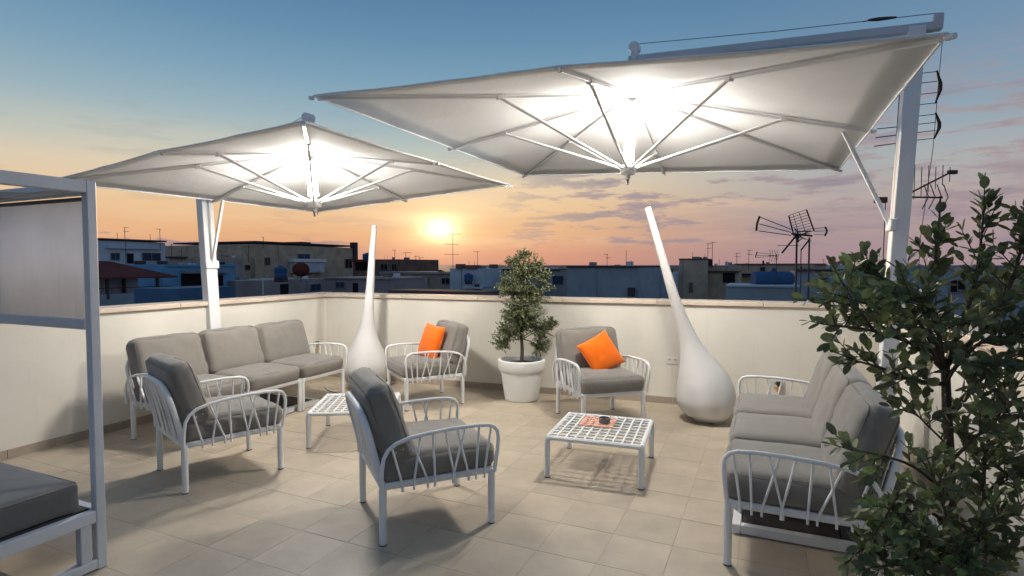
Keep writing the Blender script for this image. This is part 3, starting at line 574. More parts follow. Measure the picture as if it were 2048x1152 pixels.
MODW = .70
ARM = [(.338, .335), (.346, .40), (.354, .48), (.358, .545), (.352, .588), (.330, .617), (.292, .631), (.20, .637), (.05, .635), (-.10, .625), (-.20, .611), (-.268, .590), (-.314, .558), (-.340, .510), (-.350, .44), (-.350, .335)]
def arm_z(y):
    best = .6
    for (a, za), (b, zb) in zip(ARM[2:13], ARM[3:14]):
        if min(a, b) <= y <= max(a, b): best = za + (zb - za) * ((y - a) / (b - a) if b != a else 0)
    return best
SLATS = [(.06, .09), (.17, .17), (.30, .385), (.37, .24), (.475, .37), (.58, .547), (.685, .733), (.765, .61), (.92, .83)]
RZ = .335
SH = {}
def shared(key, f):
    if key not in SH: SH[key] = f()
    return SH[key]
def seating(name, n, label, cat, group):
    """n-seat resin lounge seat; local +y is the front, origin on the floor below the middle"""
    root = empty(name, label=label, cat=cat, group=group); Wd = n * MODW; hx = Wd / 2
    leg = shared('leg', lambda: MB().tube([(0, 0, .0), (0, 0, .012), (0, 0, .30), (0, 0, .345)], [.0205, .0215, .0225, .0215], 12, flat=(1, 1)).mesh('leg', 'white_resin'))
    foot = shared('foot', lambda: MB().tube([(0, 0, -.0), (0, 0, .006)], .0225, 12).mesh('foot', 'dark_foot'))
    seatm = shared('seat', lambda: cushion_mesh('seat_cushion', .672, .70, .158, .055, .022, .016, .0045, 1))
    seatp = [shared('sp%d' % q, lambda q=q: piping_mesh('piping', .672, .70, (.158 / 2 - .055 * .28) * (1 if q else -1), .055, .0030)) for q in (0, 1)]
    backm = shared('back', lambda: cushion_mesh('back_cushion', .690, .480, .170, .070, .018, .012, .006, 4))
    backp = [shared('bp%d' % q, lambda q=q: piping_mesh('piping', .690, .480, (.170 / 2 - .070 * .28) * (1 if q else -1), .070, .0034)) for q in (0, 1)]
    tagm = shared('tag', lambda: MB().box((0, 0, 0), (.004, .016, .05)).mesh('care_tag', 'tag_white', smooth=False))
    rail = shared('rail', lambda: MB().tube([(0, -.335, RZ), (0, .335, RZ)], .019, 8, flat=(.75, 1.15)).mesh('side_rail', 'white_resin'))
    for m in range(n):
        cx = -hx + MODW * (m + .5); e0 = .012 if m > 0 else .017; x0 = cx - MODW / 2 + e0 + .012; x1 = cx + MODW / 2 - ((.012 if m < n - 1 else .017) + .012)
        for x in (x0, x1):
            for y in (-.335, .335):
                o = link('leg', leg, root, Matrix.Translation((x, y, 0))); link('foot', foot, o)
            link('side_rail', rail, root, Matrix.Translation((x, 0, 0)))
        for y, nm in ((.337, 'front_rail'), (-.337, 'rear_rail')):
            MB().tube([(x0, y, RZ + .002), (x1, y, RZ + .002)], .019, 8, flat=(.75, 1.1)).obj(nm, 'white_resin', root)
        MB().box((cx, 0, RZ + .006), (x1 - x0 - .03, .62, .012), bevel=.003).obj('seat_panel', 'white_resin', root)
        # leaning back arch with crossed slats
        lean = lambda x, z: (x, -.338 - .27 * max(z - RZ, 0) ** 1.15, z)
        bw = (x1 - x0) / 2 - .004; zt = .775; rc = .15
        pts = [lean(cx - bw, RZ), lean(cx - bw, RZ + .12), lean(cx - bw, zt - rc)] + arc((cx - bw + rc, zt - rc), rc, 180, 90, 6, lean)[1:] + [lean(cx, zt + .006)] + arc((cx + bw - rc, zt - rc), rc, 90, 0, 6, lean) + [lean(cx + bw, RZ + .12), lean(cx + bw, RZ)]
        MB().tube(pts, .0145, 10, flat=(1, 1.25), up=(0, 1, 0)).obj('back_arch', 'white_resin', root)
        for a, b in ((.11, .08), (.22, .25), (.33, .30), (.40, .52), (.53, .42), (.62, .64), (.70, .80), (.82, .72), (.90, .92)):
            xa, xb = cx - bw + 2 * bw * a, cx - bw + 2 * bw * b
            ed = min(xa - (cx - bw), cx + bw - xa); za = zt - (rc - sqrt(max(rc * rc - (rc - ed) ** 2, 0)) if ed < rc else 0)
            MB().tube([lean(xa, za), lean((xa + xb) / 2, (za + RZ) / 2), lean(xb, RZ - .018)], .0085, 8, flat=(2.3, .8), up=(0, 1, 0)).obj('slat', 'white_resin', root)
        # cushions
        o = link('seat_cushion', seatm, root, Matrix.Translation((cx, .012, RZ + .012 + .078)))
        for q in seatp: link('piping', q, o)
        ang = radians(90 + 18)
        mx = Matrix.Translation((cx, -.288, .680)) @ Matrix.Rotation(ang, 4, 'X') @ Matrix.Rotation(random.Random(m * 7 + n).uniform(-.015, .015), 4, 'Z')
        o = link('back_cushion', backm, root, mx)
        for q in backp: link('piping', q, o)
        if m in (0, n - 1): link('care_tag', tagm, o, Matrix.Translation(((.347 if m == n - 1 else -.347), -.15, .0)))
    for s in (-1, 1):
        X = s * (hx + .006)
        MB().tube([(X + s * (.018 if .42 < z else .006), y, z) for y, z in ARM], .0118, 10).obj('armrest', 'white_resin', root)
        for a, b in SLATS:
            ya, yb = .352 - a * .70, .335 - b * .68; za = arm_z(ya) - .004
            MB().tube([(X + s * .018, ya, za), (X + s * .010, (ya + yb) / 2, (za + RZ) / 2), (X + s * .002, yb, RZ + .01), (X, yb, RZ - .030)], .0078, 8, flat=(.85, 1.25)).obj('slat', 'white_resin', root)
    return root
def face_rz(fx, fy): return atan2(fy, fx) - pi / 2
G_CH = 'white resin armchairs with taupe cushions'
chairA = seating('armchair', 1, 'white slatted armchair with its back to the camera, in the middle foreground', 'armchair', G_CH)
chairA.location = (-.566, 3.565, .004); chairA.rotation_euler = (0, 0, face_rz(.907, .42))
chairB = dup(chairA, (-2.278, 4.318, .004), face_rz(.70, .714), 'white slatted armchair seen from behind on the left, in front of the long sofa')
chairC = dup(chairA, (-1.019, 6.519, .004), face_rz(-.874, -.486), 'white slatted armchair turned sideways between teardrop lamp and potted tree')
chairD = dup(chairA, (.90, 5.74, .004), face_rz(.28, -.96), 'white slatted armchair facing the camera right of the potted tree')
ld = Vector((.40, .9165)); sofaL_f = Vector((.9165, -.40))
sofaL = seating('sofa', 3, 'long three-seat taupe sofa along the left parapet wall', 'sofa', 'three-seat white resin sofas')
c = Vector((-2.02, 6.70)) - ld * 1.05 - sofaL_f * .337; sofaL.location = (c.x, c.y, .004); sofaL.rotation_euler = (0, 0, face_rz(sofaL_f.x, sofaL_f.y))
c = Vector((1.124, 2.877)) + Vector((.408, .913)) * 1.075 + Vector((.913, -.408)) * .337
sofaR = dup(sofaL, (c.x, c.y, .004), face_rz(-.913, .408), 'three-seat taupe sofa on the right, half hidden by the leafy shrub')

def low_table(label):
    root = empty('coffee_table', label=label, cat='table', group='white resin lattice coffee tables'); h = .318; a, b = .348, .352
    for sx in (-1, 1):
        for sy in (-1, 1):
            o = MB().tube([(sx * a, sy * b, 0), (sx * a, sy * b, .25), (sx * a, sy * b, h - .035), (sx * (a - .012), sy * (b - .012), h - .012)], [.020, .0225, .024, .022], 12).obj('leg', 'white_resin', root)
            MB().tube([(sx * a, sy * b, 0), (sx * a, sy * b, .006)], .0235, 12).obj('foot', 'dark_foot', o)
    for i, (p, q) in enumerate((((-a, -b), (a, -b)), ((a, -b), (a, b)), ((a, b), (-a, b)), ((-a, b), (-a, -b)))):
        MB().tube([(p[0], p[1], h - .018), (q[0], q[1], h - .018)], .0185, 8, flat=(1, .95)).obj('edge_rail', 'white_resin', root)
    n = 9
    s1 = MB().box((0, 0, 0), (.015, 2 * b - .02, .010), bevel=.002).mesh('slat', 'white_resin'); s2 = MB().box((0, 0, 0), (2 * a - .02, .018, .010), bevel=.002).mesh('slat', 'white_resin')
    for i in range(n): link('slat', s1, root, Matrix.Translation((-a + 2 * a * (i + 1) / (n + 1), 0, h - .0062)))
    for i in range(n - 1): link('slat', s2, root, Matrix.Translation((0, -b + 2 * b * (i + 1) / n, h - .0105)))
    return root
tabR = low_table('white lattice coffee table with an ashtray and coral mat in front of the facing armchair')
tabR.location = (.711, 4.377, .004); tabR.rotation_euler = (0, 0, radians(-19.6))
tabL = dup(tabR, (-1.455, 5.20, .004), radians(5), 'white lattice coffee table in front of the left sofa, partly behind an armchair')
# coral openwork mat and ashtray on the right table
def mat_and_tray():
    c = Vector((.70, 4.50)); root = empty('table_mat', (c.x, c.y, .325), radians(-19.6), 'coral openwork mat lying on the right coffee table', 'mat')
    for i in range(5):
        MB().box((-.116 + i * .058, 0, .0015), (.028, .27, .003)).obj('strip', 'coral_mat', root, smooth=False); MB().box((0, -.116 + i * .058, .0046), (.27, .024, .003)).obj('strip', 'coral_mat', root, smooth=False)
    p = g_ash = Vector((.745, 4.46)); r = .045
    o = MB().lathe([(.01, 0), (r, 0), (r, .03), (r * .98, .042), (r * .84, .042), (r * .8, .014), (.005, .012)], 24).obj('ashtray', 'ashtray'); o.location = (p.x, p.y, .3315)
    tag(o, 'small dark glass ashtray on the coral mat', 'ashtray')
mat_and_tray()

def pillow(loc, rot, label, s=.40):
    N = 22; vs = []; fs = []
    for sd in (1, -1):
        for i in range(N + 1):
            for j in range(N + 1):
                u, v = 2 * i / N - 1, 2 * j / N - 1; pin = 1 - .07 * (1 - abs(v) ** 2) * abs(u) ** 3; pv = 1 - .07 * (1 - abs(u) ** 2) * abs(v) ** 3
                t = .078 * (max(0, 1 - abs(u) ** 2.4) ** .55) * (max(0, 1 - abs(v) ** 2.4) ** .55)
                x, y = u * s / 2 * pin, v * s / 2 * pv
                t += mnoise.noise(Vector((x * 9, y * 9, sd))) * .008 * (1 - abs(u * v)) * (1 if max(abs(u), abs(v)) < .99 else 0)
                vs.append((x, y, sd * t))
    n2 = (N + 1) ** 2
    for q in (0, 1):
        for i in range(N):
            for j in range(N):
                a = q * n2 + i * (N + 1) + j; f = (a, a + N + 1, a + N + 2, a + 1); fs.append(f if q == 0 else f[::-1])
    me = MB().add(vs, fs).mesh('scatter_cushion', 'orange_fabric', angle=180)
    bm = bmesh.new(); bm.from_mesh(me); bmesh.ops.remove_doubles(bm, verts=bm.verts, dist=1e-5); bm.to_mesh(me); bm.free()
    o = link('scatter_cushion', me); o.matrix_world = Matrix.Translation(loc) @ rot; return tag(o, label, 'cushion', 'orange scatter cushions')
def on_chair(ch, p, rx, rzz, rz_in=0.):
    Mw = Matrix.Translation(ch.location) @ Matrix.Rotation(ch.rotation_euler.z, 4, 'Z')
    return Mw @ Vector(p), Matrix.Rotation(ch.rotation_euler.z, 4, 'Z') @ Matrix.Rotation(rz_in, 4, 'Z') @ Matrix.Rotation(radians(rx), 4, 'X') @ Matrix.Rotation(radians(rzz), 4, 'Z')
l_, r_ = on_chair(chairD, (-.06, -.085, .665), 114, -25); pillow(l_, r_, 'orange cushion propped on the armchair facing the camera')
l_, r_ = on_chair(chairC, (.04, -.09, .69), 108, 4, radians(10)); pillow(l_, r_, 'orange cushion standing in the sideways armchair', .42)

# ------------------------------------------------------------------ teardrop floor lamps (unlit), pot, tree
def smooth_path(P, R, n=60):
    """Catmull-Rom through points and radii"""
    out = []; rr = []; m = len(P)
    for i in range(m - 1):
        p0, p1, p2, p3 = P[max(i - 1, 0)], P[i], P[i + 1], P[min(i + 2, m - 1)]; r0, r1, r2, r3 = R[max(i - 1, 0)], R[i], R[i + 1], R[min(i + 2, m - 1)]
        k = max(3, n // (m - 1))
        for j in range(k):
            t = j / k; f = lambda a, b, c, d: .5 * ((2 * b) + (c - a) * t + (2 * a - 5 * b + 4 * c - d) * t * t + (3 * b - a - 3 * c + d) * t ** 3)
            out.append(Vector([f(p0[q], p1[q], p2[q], p3[q]) for q in range(3)])); rr.append(max(f(r0, r1, r2, r3), .001))
    out.append(Vector(P[-1])); rr.append(R[-1]); return out, rr
def teardrop(base, prof, label):
    """prof: (x offset, z, radius) from floor to tip"""
    root = empty('teardrop_lamp', (base[0], base[1], .004), 0, label, 'floor lamp', 'white teardrop floor lamps')
    P, R = smooth_path([Vector((x, 0, z)) for x, z, r in prof], [r for x, z, r in prof], 90)
    MB().tube(P, R, 40).obj('lamp_body', 'polyethylene', root, angle=180)
    MB().lathe([(.02, 0), (.105, 0), (.105, .006), (.02, .007)], 30).obj('base_ring', 'tag_white', root)
    MB().tube([P[-1] - (P[-1] - P[-4]) * .05, P[-1] + (P[-1] - P[-4]).normalized() * .006], R[-1] * .9, 20).obj('tip_cap', 'tag_white', root)
teardrop((1.99, 5.70), [(0, .006, .085), (0, .010, .13), (.005, .035, .19), (.008, .10, .255), (.004, .20, .288), (-.01, .30, .286), (-.04, .42, .258), (-.08, .54, .205), (-.125, .67, .146), (-.17, .80, .102), (-.235, .98, .072), (-.315, 1.20, .055), (-.395, 1.45, .047), (-.485, 1.75, .040), (-.585, 2.08, .034), (-.615, 2.175, .031)],
         'leaning white teardrop floor lamp by the right sofa')
teardrop((-1.90, 7.22), [(0, .006, .085), (0, .010, .13), (0, .035, .19), (0, .10, .25), (.002, .20, .283), (.004, .30, .280), (.006, .42, .25), (.010, .54, .20), (.018, .67, .142), (.028, .80, .100), (.042, .98, .072), (.060, 1.20, .056), (.08, 1.45, .048), (.10, 1.75, .040), (.125, 2.02, .034), (.13, 2.10, .031)],
         'upright white teardrop floor lamp in the left corner')

LEAF = [(0, 0, 0), (.22, .25, .03), (.27, .55, .035), (.17, .85, .02), (0, 1, -.02), (-.17, .85, .02), (-.27, .55, .035), (-.22, .25, .03), (0, .5, -.03)]
LEAFF = [(0, 1, 8), (1, 2, 8), (2, 3, 8), (3, 4, 8), (4, 5, 8), (5, 6, 8), (6, 7, 8), (7, 0, 8)]
LEAF_S = [(0, 0, 0), (.30, .45, .03), (0, 1, -.02), (-.30, .45, .03)]
def leaf_matrix(p, d, up, L, wide=1.):
    d = d.normalized(); s = d.cross(up)
    if s.length < 1e-3: s = d.cross(Vector((1, 0, .3)))
    s.normalize(); u = s.cross(d)
    return Matrix(((s.x * L * wide, d.x * L, u.x * L, p.x), (s.y * L * wide, d.y * L, u.y * L, p.y), (s.z * L * wide, d.z * L, u.z * L, p.z), (0, 0, 0, 1)))
def rvec(r): 
    while True:
        v = Vector((r.uniform(-1, 1), r.uniform(-1, 1), r.uniform(-1, 1)))
        if .05 < v.length < 1: return v
def potted_tree():
    c = (.115, 6.60); root = empty('potted_tree', (*c, .004), 0, 'bushy little tree in a white round pot against the back wall', 'potted plant')
    H = .485
    pot = MB().lathe([(.02, .0), (.185, .0), (.195, .008), (.203, .03), (.245, .33), (.247, .345), (.262, .352), (.276, .375), (.280, .46), (.278, .478), (.268, .485), (.252, .485), (.245, .475), (.240, .40), (.02, .40)], 48).obj('pot', 'pot_plastic', root)
    MB().lathe([(.241, .425), (.15, .437), (.05, .442), (.002, .44)], 30).obj('soil', 'soil', root)
    T = smooth_path([Vector(p) for p in ((0, 0, .42), (.006, 0, .60), (-.004, .01, .80), (.01, 0, 1.05), (.02, 0, 1.35), (.025, 0, 1.62))], [.024, .021, .018, .015, .010, .005], 30)
    MB().tube(T[0], T[1], 9).obj('trunk', 'bark', root)
    r = random.Random(21); tw = MB(); lf = MB()
    k = 6.6 / 1120
    blobs = [((1047, 548), (50, 42)), ((1030, 585), (44, 34)), ((1066, 590), (44, 36)), ((1045, 620), (46, 30)), ((1012, 668), (32, 30)), ((1040, 655), (36, 30)), ((1084, 664), (32, 26)), ((1000, 690), (22, 18)), ((1078, 695), (22, 22)), ((1102, 648), (16, 14)), ((1030, 528), (22, 16)), ((1070, 530), (22, 20)), ((1048, 512), (14, 10)), ((1050, 640), (42, 26)), ((1028, 632), (30, 22)), ((1090, 560), (18, 20)), ((1008, 570), (16, 18))]
    zt = lambda py: 1.6 + (530 - py) * k
    for (bx, by), (rx, ry) in blobs:
        C = Vector(((bx - 1024) * k - c[0], r.uniform(-.05, .05), zt(by))); R = Vector((rx * k * 1.12, max(rx, ry) * k, ry * k * 1.12))
        a = Vector((0.012, 0, max(.72, C.z - .16))); tw.tube([a, (a + C) / 2 + Vector((0, 0, .02)), C], [.007, .005, .003], 5)
        for q in range(int(12 + rx * 1.25)):
            v = rvec(r); e = C + Vector((v.x * R.x, v.y * R.y, v.z * R.z)); b0 = C + (e - C) * r.uniform(.0, .3); dr = (e - b0)
            if dr.length < .02: continue
            e = b0 + dr.normalized() * max(dr.length, .07) + Vector((0, 0, .012)); tw.tube([b0, (b0 + e) / 2 + Vector((0, 0, -.006)), e], [.0028, .002, .001], 4)
            n = int(7 + (e - b0).length * 80)
            for i in range(n):
                t = (i + .6) / n; p = b0.lerp(e, t); d = (e - b0).normalized() * .5 + rvec(r) * 1.1; L = r.uniform(.026, .048) * (1.0 - .25 * t)
                mx = leaf_matrix(p, d, Vector((0, 0, 1)) + rvec(r) * .6, L, 1.0)
                lf.add([mx @ Vector(v2) for v2 in LEAF_S], [(0, 1, 2), (0, 2, 3)])
    tw.obj('branches', 'bark', root); tag(lf.obj('crown', 'leaf_tree', root, smooth=False), kind='stuff')
potted_tree()

def shrub():
    root = empty('leafy_shrub', (1.475, 1.83, .004), 0, 'large leafy shrub with round glossy leaves in the right foreground', 'shrub')
    off = Vector((1.475, 1.83, .004)); r = random.Random(8)
    w = lambda px, py, Y: W(px, py, Y) - off
    MB().lathe([(.02, 0), (.17, 0), (.18, .01), (.23, .34), (.25, .36), (.255, .42), (.24, .43), (.22, .42), (.215, .37), (.02, .37)], 36).obj('pot', 'pot_plastic', root)
    MB().lathe([(.214, .385), (.1, .395), (.002, .398)], 24).obj('soil', 'soil', root)
    stems = MB(); Lf = []
    def branch(pts, r0, r1, sub=True, dens=1.0, young=0.):
        P, R = smooth_path([w(*p) for p in pts], [r0 + (r1 - r0) * i / (len(pts) - 1) for i in range(len(pts))], 24); stems.tube(P, R, 7)
        if not sub: return
        tot = sum((P[i + 1] - P[i]).length for i in range(len(P) - 1)); n = max(3, int(tot / .0225 * dens)); 
        for q in range(n):
            t = .18 + .82 * (q + r.random()) / n; i = min(int(t * (len(P) - 1)), len(P) - 2); b = P[i].lerp(P[i + 1], t * (len(P) - 1) - i); ax = (P[i + 1] - P[i]).normalized()
            d = (ax * .55 + rvec(r).normalized() * .9 + Vector((0, 0, .22))).normalized(); L = r.uniform(.05, .13) * (1.15 - .45 * t)
            twig(b, d, L, young)
        twig(P[-1], (P[-1] - P[-4]).normalized(), .08, young)
    def twig(b, d, L, young):
        e = b + d * L + Vector((0, 0, L * .12)); stems.tube([b, (b + e) / 2, e], [.0024, .0019, .0012], 5)
        n = max(3, int(L / .0135)); s0 = d.cross(Vector((0, 0, 1)) + rvec(r) * .4).normalized(); u0 = s0.cross(d)
        for i in range(n):
            t = (i + .7) / n; p = b.lerp(e, t); a = i * 2.4 + r.uniform(-.4, .4); out = s0 * cos(a) + u0 * sin(a)
            dd = d * (.45 + .55 * t) + out * (1.0 - .4 * t) + Vector((0, 0, .10)); Lf.append((p, dd, (d * .6 - out * .3 + Vector((0, 0, .7)) + rvec(r) * .35), r.uniform(.030, .056), young))
        Lf.append((e, d, Vector((0, 0, 1)) + rvec(r) * .4, .034, young + .1))
    D = 1.83
    branch([(1930, 1560, D), (1918, 1300, D), (1914, 1100, D), (1912, 950, D), (1902, 820, D), (1896, 730, D)], .020, .013, False)
    branch([(1985, 1560, 1.9), (1992, 1250, 1.9), (1986, 1050, 1.9), (1982, 940, 1.88), (1994, 850, 1.86)], .010, .004, True, .55)
    branch([(1898, 770, D), (1830, 762, 1.80), (1770, 738, 1.76), (1715, 722, 1.74)], .008, .003, True, .9)
    branch([(1897, 745, D), (1830, 690, 1.76), (1740, 660, 1.72), (1668, 652, 1.70)], .008, .003, True, .8)
    branch([(1760, 672, 1.74), (1720, 620, 1.70), (1690, 575, 1.68)], .004, .002, True, .9, .2)
    branch([(1896, 735, D), (1800, 640, 1.9), (1710, 600, 1.92), (1640, 600, 1.9)], .007, .003, True, .75, .3)
    branch([(1896, 730, D), (1850, 620, 1.86), (1868, 530, 1.88), (1872, 478, 1.88)], .008, .002, True, .95, .1)
    branch([(1896, 730, D), (1940, 610, 1.84), (1958, 500, 1.84), (1962, 420, 1.84)], .008, .002, True, .95)
    branch([(1896, 735, D), (2000, 620, 1.82), (2040, 500, 1.80), (2060, 440, 1.80)], .009, .003, True, 1.1)
    branch([(1897, 740, D), (1820, 610, 1.78), (1770, 560, 1.76), (1730, 545, 1.75)], .007, .002, True, 1.0, .3)
    branch([(1896, 745, D), (1880, 660, 1.70), (1860, 610, 1.66), (1800, 590, 1.64)], .006, .002, True, 1.2)
    branch([(1896, 735, D), (1930, 660, 1.98), (1990, 600, 2.02), (2050, 570, 2.02)], .006, .002, True, 1.1)
    branch([(1896, 740, D), (1850, 680, 1.98), (1790, 640, 2.02), (1745, 640, 2.04)], .006, .002, True, 1.1, .1)
    branch([(1903, 830, D), (1960, 770, 1.82), (2020, 720, 1.80), (2070, 700, 1.80)], .007, .003, True, 1.1)
    branch([(1898, 760, D), (1960, 690, 1.74), (2010, 690, 1.72), (2050, 660, 1.7)], .007, .002, True, 1.1)
    branch([(1912, 930, D), (1960, 880, 1.78), (2010, 840, 1.76), (2060, 830, 1.74)], .006, .002, True, 1.5)
    branch([(1912, 900, D), (1860, 850, 1.80), (1830, 820, 1.78)], .004, .002, True, .7)
    branch([(1913, 1000, D), (1840, 940, 1.76), (1770, 915, 1.72), (1715, 905, 1.70)], .006, .002, True, .45, .2)
    branch([(1914, 1060, D), (1840, 1010, 1.74), (1800, 1020, 1.70), (1780, 1050, 1.68)], .006, .002, True, .9, .2)
    branch([(1914, 1120, D), (1830, 1080, 1.76), (1760, 1090, 1.72), (1735, 1110, 1.70)], .006, .002, True, 1.1, .1)
    branch([(1914, 1160, D), (1850, 1130, 1.70), (1780, 1145, 1.66)], .006, .002, True, 1.2)
    branch([(1914, 1100, D), (1970, 1060, 1.78), (2020, 1040, 1.76), (2060, 1020, 1.76)], .006, .002, True, 1.5)
    branch([(1914, 1150, D), (1960, 1110, 1.74), (2030, 1110, 1.72)], .006, .002, True, 1.6)
    branch([(1990, 870, 1.86), (2020, 800, 1.84), (2050, 760, 1.82)], .004, .002, True, .8)
    branch([(1914, 1080, D), (1900, 1010, 1.70), (1880, 960, 1.66)], .005, .002, True, .9)
    branch([(1914, 1140, D), (1880, 1100, 1.66), (1845, 1080, 1.62)], .005, .002, True, 1.1)
    branch([(1913, 1000, D), (1960, 950, 1.90), (2010, 930, 1.92), (2060, 900, 1.92)], .005, .002, True, 1.4)
    branch([(1986, 1000, 1.9), (2020, 960, 1.86), (2060, 960, 1.84)], .005, .002, True, 1.4)
    branch([(1898, 770, D), (1930, 720, 1.74), (1960, 740, 1.70), (2000, 780, 1.68)], .005, .002, True, 1.3)
    branch([(1914, 1160, D), (1930, 1120, 1.66), (1960, 1150, 1.62)], .005, .002, True, 1.5)
    stems.obj('stems', 'bark', root)
    me = [MB().add(LEAF, LEAFF).mesh('leaf', m_, angle=180) for m_ in ('leaf_shrub', 'leaf_young')]
    camv = Vector((0, 0, 1.6)); Lf.sort(key=lambda t: (t[0] + off - camv).length / t[3]); k = 0
    rest = [MB(), MB()]
    for p, d, up, L, yg in Lf:
        q = p + off; px = 1024 + 1120 * q.x / q.y; py = 530 - 1120 * (q.z - 1.6) / q.y
        mx = leaf_matrix(p, d, up, L, r.uniform(.85, 1.15)); y_ = 1 if r.random() < .12 + yg else 0
        if k < 300 and 1600 < px < 2048 and py < 1150: k += 1; link('leaf', me[y_], root, mx)
        else: rest[y_].add([mx @ Vector(v) for v in LEAF], LEAFF)
    for q, m_ in zip(rest, ('leaf_shrub', 'leaf_young')): tag(q.obj('foliage', m_, root, angle=180), kind='stuff')
    print('shrub leaves', len(Lf))
shrub()

# ------------------------------------------------------------------ cantilever parasols with lit tubes
def parasol(label, bx, by, yaw, tau, D, S, ze, zh, zb, S2, za, zm, sg, base_v, n_led=4, led_r=.008):
    """local x: from the canopy centre out to the mast; local y: along the wall; local z: up the leaning mast"""
    ex = Vector((cos(yaw), -sin(yaw), 0)) * sg; ey = Vector((sin(yaw), cos(yaw), 0)); ez = Vector((0, 0, 1))
    ez2 = ez * cos(tau) + ex * sin(tau); ex2 = ex * cos(tau) - ez * sin(tau)
    if sg < 0: ey = -ey                       # keep the frame right-handed
    root = empty('cantilever_parasol', (bx, by, .004), 0, label, 'parasol', 'lit white cantilever parasols')
    root.matrix_world = Matrix(((ex2.x, ey.x, ez2.x, bx), (ex2.y, ey.y, ez2.y, by), (ex2.z, ey.z, ez2.z, .004), (0, 0, 0, 1)))
    untilt = Matrix.Rotation(-tau, 4, 'Y')
    C = Vector((-D, 0, 0)); hs, ht = S / 2, S2 / 2
    ends = [(hs, 0), (hs, ht), (0, ht), (-hs, ht), (-hs, 0), (-hs, -ht), (0, -ht), (hs, -ht)]
    apex = Vector((-D, 0, za))
    E = [Vector((-D + x, y, ze + (.03 if x == 0 and y * sg < 0 else 0))) for x, y in ends]
    # canopy: eight panels, slightly slack between the ribs and hollow along the rim
    vs = []; fs = []; NU, NV = 10, 12; rng = random.Random(3)
    for k in range(8):
        A, B = E[k], E[(k + 1) % 8]; o = len(vs)
        for i in range(NU + 1):
            t = i / NU
            for j in range(NV + 1):
                s = j / NV; e = A.lerp(B, s); p = apex.lerp(e, t); sag = 4 * s * (1 - s)
                p.z -= sag * (.014 * sin(pi * min(t, 1) * .9) + .002 * t)
                inn = (apex - e); inn.z = 0; p += inn.normalized() * sag * .010 * t * t
                p.z += mnoise.noise(Vector((p.x * 2.6, p.y * 2.6, k))) * .013 * t * min(1, sag * 2) + sin(s * 40 + k) * .0016 * max(0, t - .75) * 4 * sag
                vs.append(p)
        for i in range(NU):
            for j in range(NV):
                a = o + i * (NV + 1) + j; fs.append((a, a + NV + 1, a + NV + 2, a + 1))
    cm = MB().add(vs, fs).mesh('canopy', 'canopy', angle=180)
    bm = bmesh.new(); bm.from_mesh(cm); bmesh.ops.remove_doubles(bm, verts=bm.verts, dist=1e-4); bm.to_mesh(cm); bm.free()
    can = link('canopy', cm, root); sol = can.modifiers.new('thick', 'SOLIDIFY'); sol.thickness = .004; sol.offset = 1
    for k in range(8):
        A, B = E[k], E[(k + 1) % 8]; h = MB()
        pts = []
        for j in range(13):
            s = j / 12; e = A.lerp(B, s); sag = 4 * s * (1 - s); inn = (apex - e); inn.z = 0; p = e + inn.normalized() * sag * .010; p.z -= sag * (.014 * sin(pi * .9) + .002) + .004; pts.append(p)
        h.tube(pts, .007, 6).obj('hem', 'canopy', can)
    corner = [k % 2 == 1 for k in range(8)]; hub = Vector((-D, 0, zh))
    dn = Vector((0, 0, -1))
    for k in range(8):
        e = E[k]; f = .53 if corner[k] else .33; j = e.lerp(apex, f) + dn * .03
        out = (e - apex); out.z = 0; tip = e + out.normalized() * .025 + dn * .022
        d = (apex - e).normalized(); sd = d.cross(Vector((0, 0, 1))).normalized(); up = sd.cross(d)
        # rib is a flat box bar just under the cloth
        L = (apex - e).length; Rm = Matrix((d, sd, up)).transposed()
        MB().box((tip + apex + dn * .035) / 2 , ((apex + dn * .035 - tip).length - .10, .026, .020), Rm, .003).obj('rib', 'white_metal', root, angle=25)
        MB().box(j, (.05, .04, .035), Rm, .004).obj('rib_joint', 'white_metal', root, angle=25)
        s0 = hub + Vector((out.normalized().x, out.normalized().y, 0)) * .055 + Vector((0, 0, .03))
        MB().tube([s0, j], .0125, 8).obj('strut', 'white_metal', root)
        MB().tube([tip + out.normalized() * -.03, tip + out.normalized() * .008], .014, 8).obj('rib_end', 'white_metal', root)
    MB().tube([hub + Vector((0, 0, -.0)), Vector((-D, 0, zb - .02))], .024, 14).obj('centre_pole', 'white_metal', root)
    MB().lathe([(.015, -.065), (.022, -.06), (.024, -.03), (.062, -.02), (.070, 0), (.070, .045), (.055, .055), (.026, .06)], 20, hub).obj('hub', 'white_metal', root)
    MB().tube([hub + Vector((0, 0, -.11)), hub + Vector((0, 0, -.06))], [.010, .016], 10).obj('hub_knob', 'steel', root)
    MB().lathe([(.03, -.03), (.075, -.02), (.075, .02), (.03, .03)], 18, apex + Vector((0, 0, -.03))).obj('top_collar', 'white_metal', root)
    for k in range(n_led):
        a = pi / 4 + 2 * pi * k / n_led; p = Vector((-D + .040 * cos(a), .040 * sin(a), 0))
        MB().tube([p + Vector((0, 0, zh + .10)), p + Vector((0, 0, za - .14))], led_r, 8).obj('light_tube', 'led', root)
    MB().lathe([(.03, .0), (.12, .0), (.13, .006), (.12, .02), (.08, .035), (.03, .04)], 28, apex + Vector((0, 0, -.135))).obj('fill_disc_backing', 'white_metal', root)  # opaque plate behind the added fill disc
    MB().lathe([(.034, -.012), (.146, -.010), (.150, -.001), (.034, -.001)], 28, apex + Vector((0, 0, -.135))).obj('added_fill_disc', 'fill_disc_glow', root)  # glowing disc added to throw more light down on the floor
    # boom, finial with pulley, cable and turnbuckle
    b0, b1 = Vector((-D - .05, 0, zb)), Vector((.12, 0, zm)); bd = (b1 - b0).normalized()
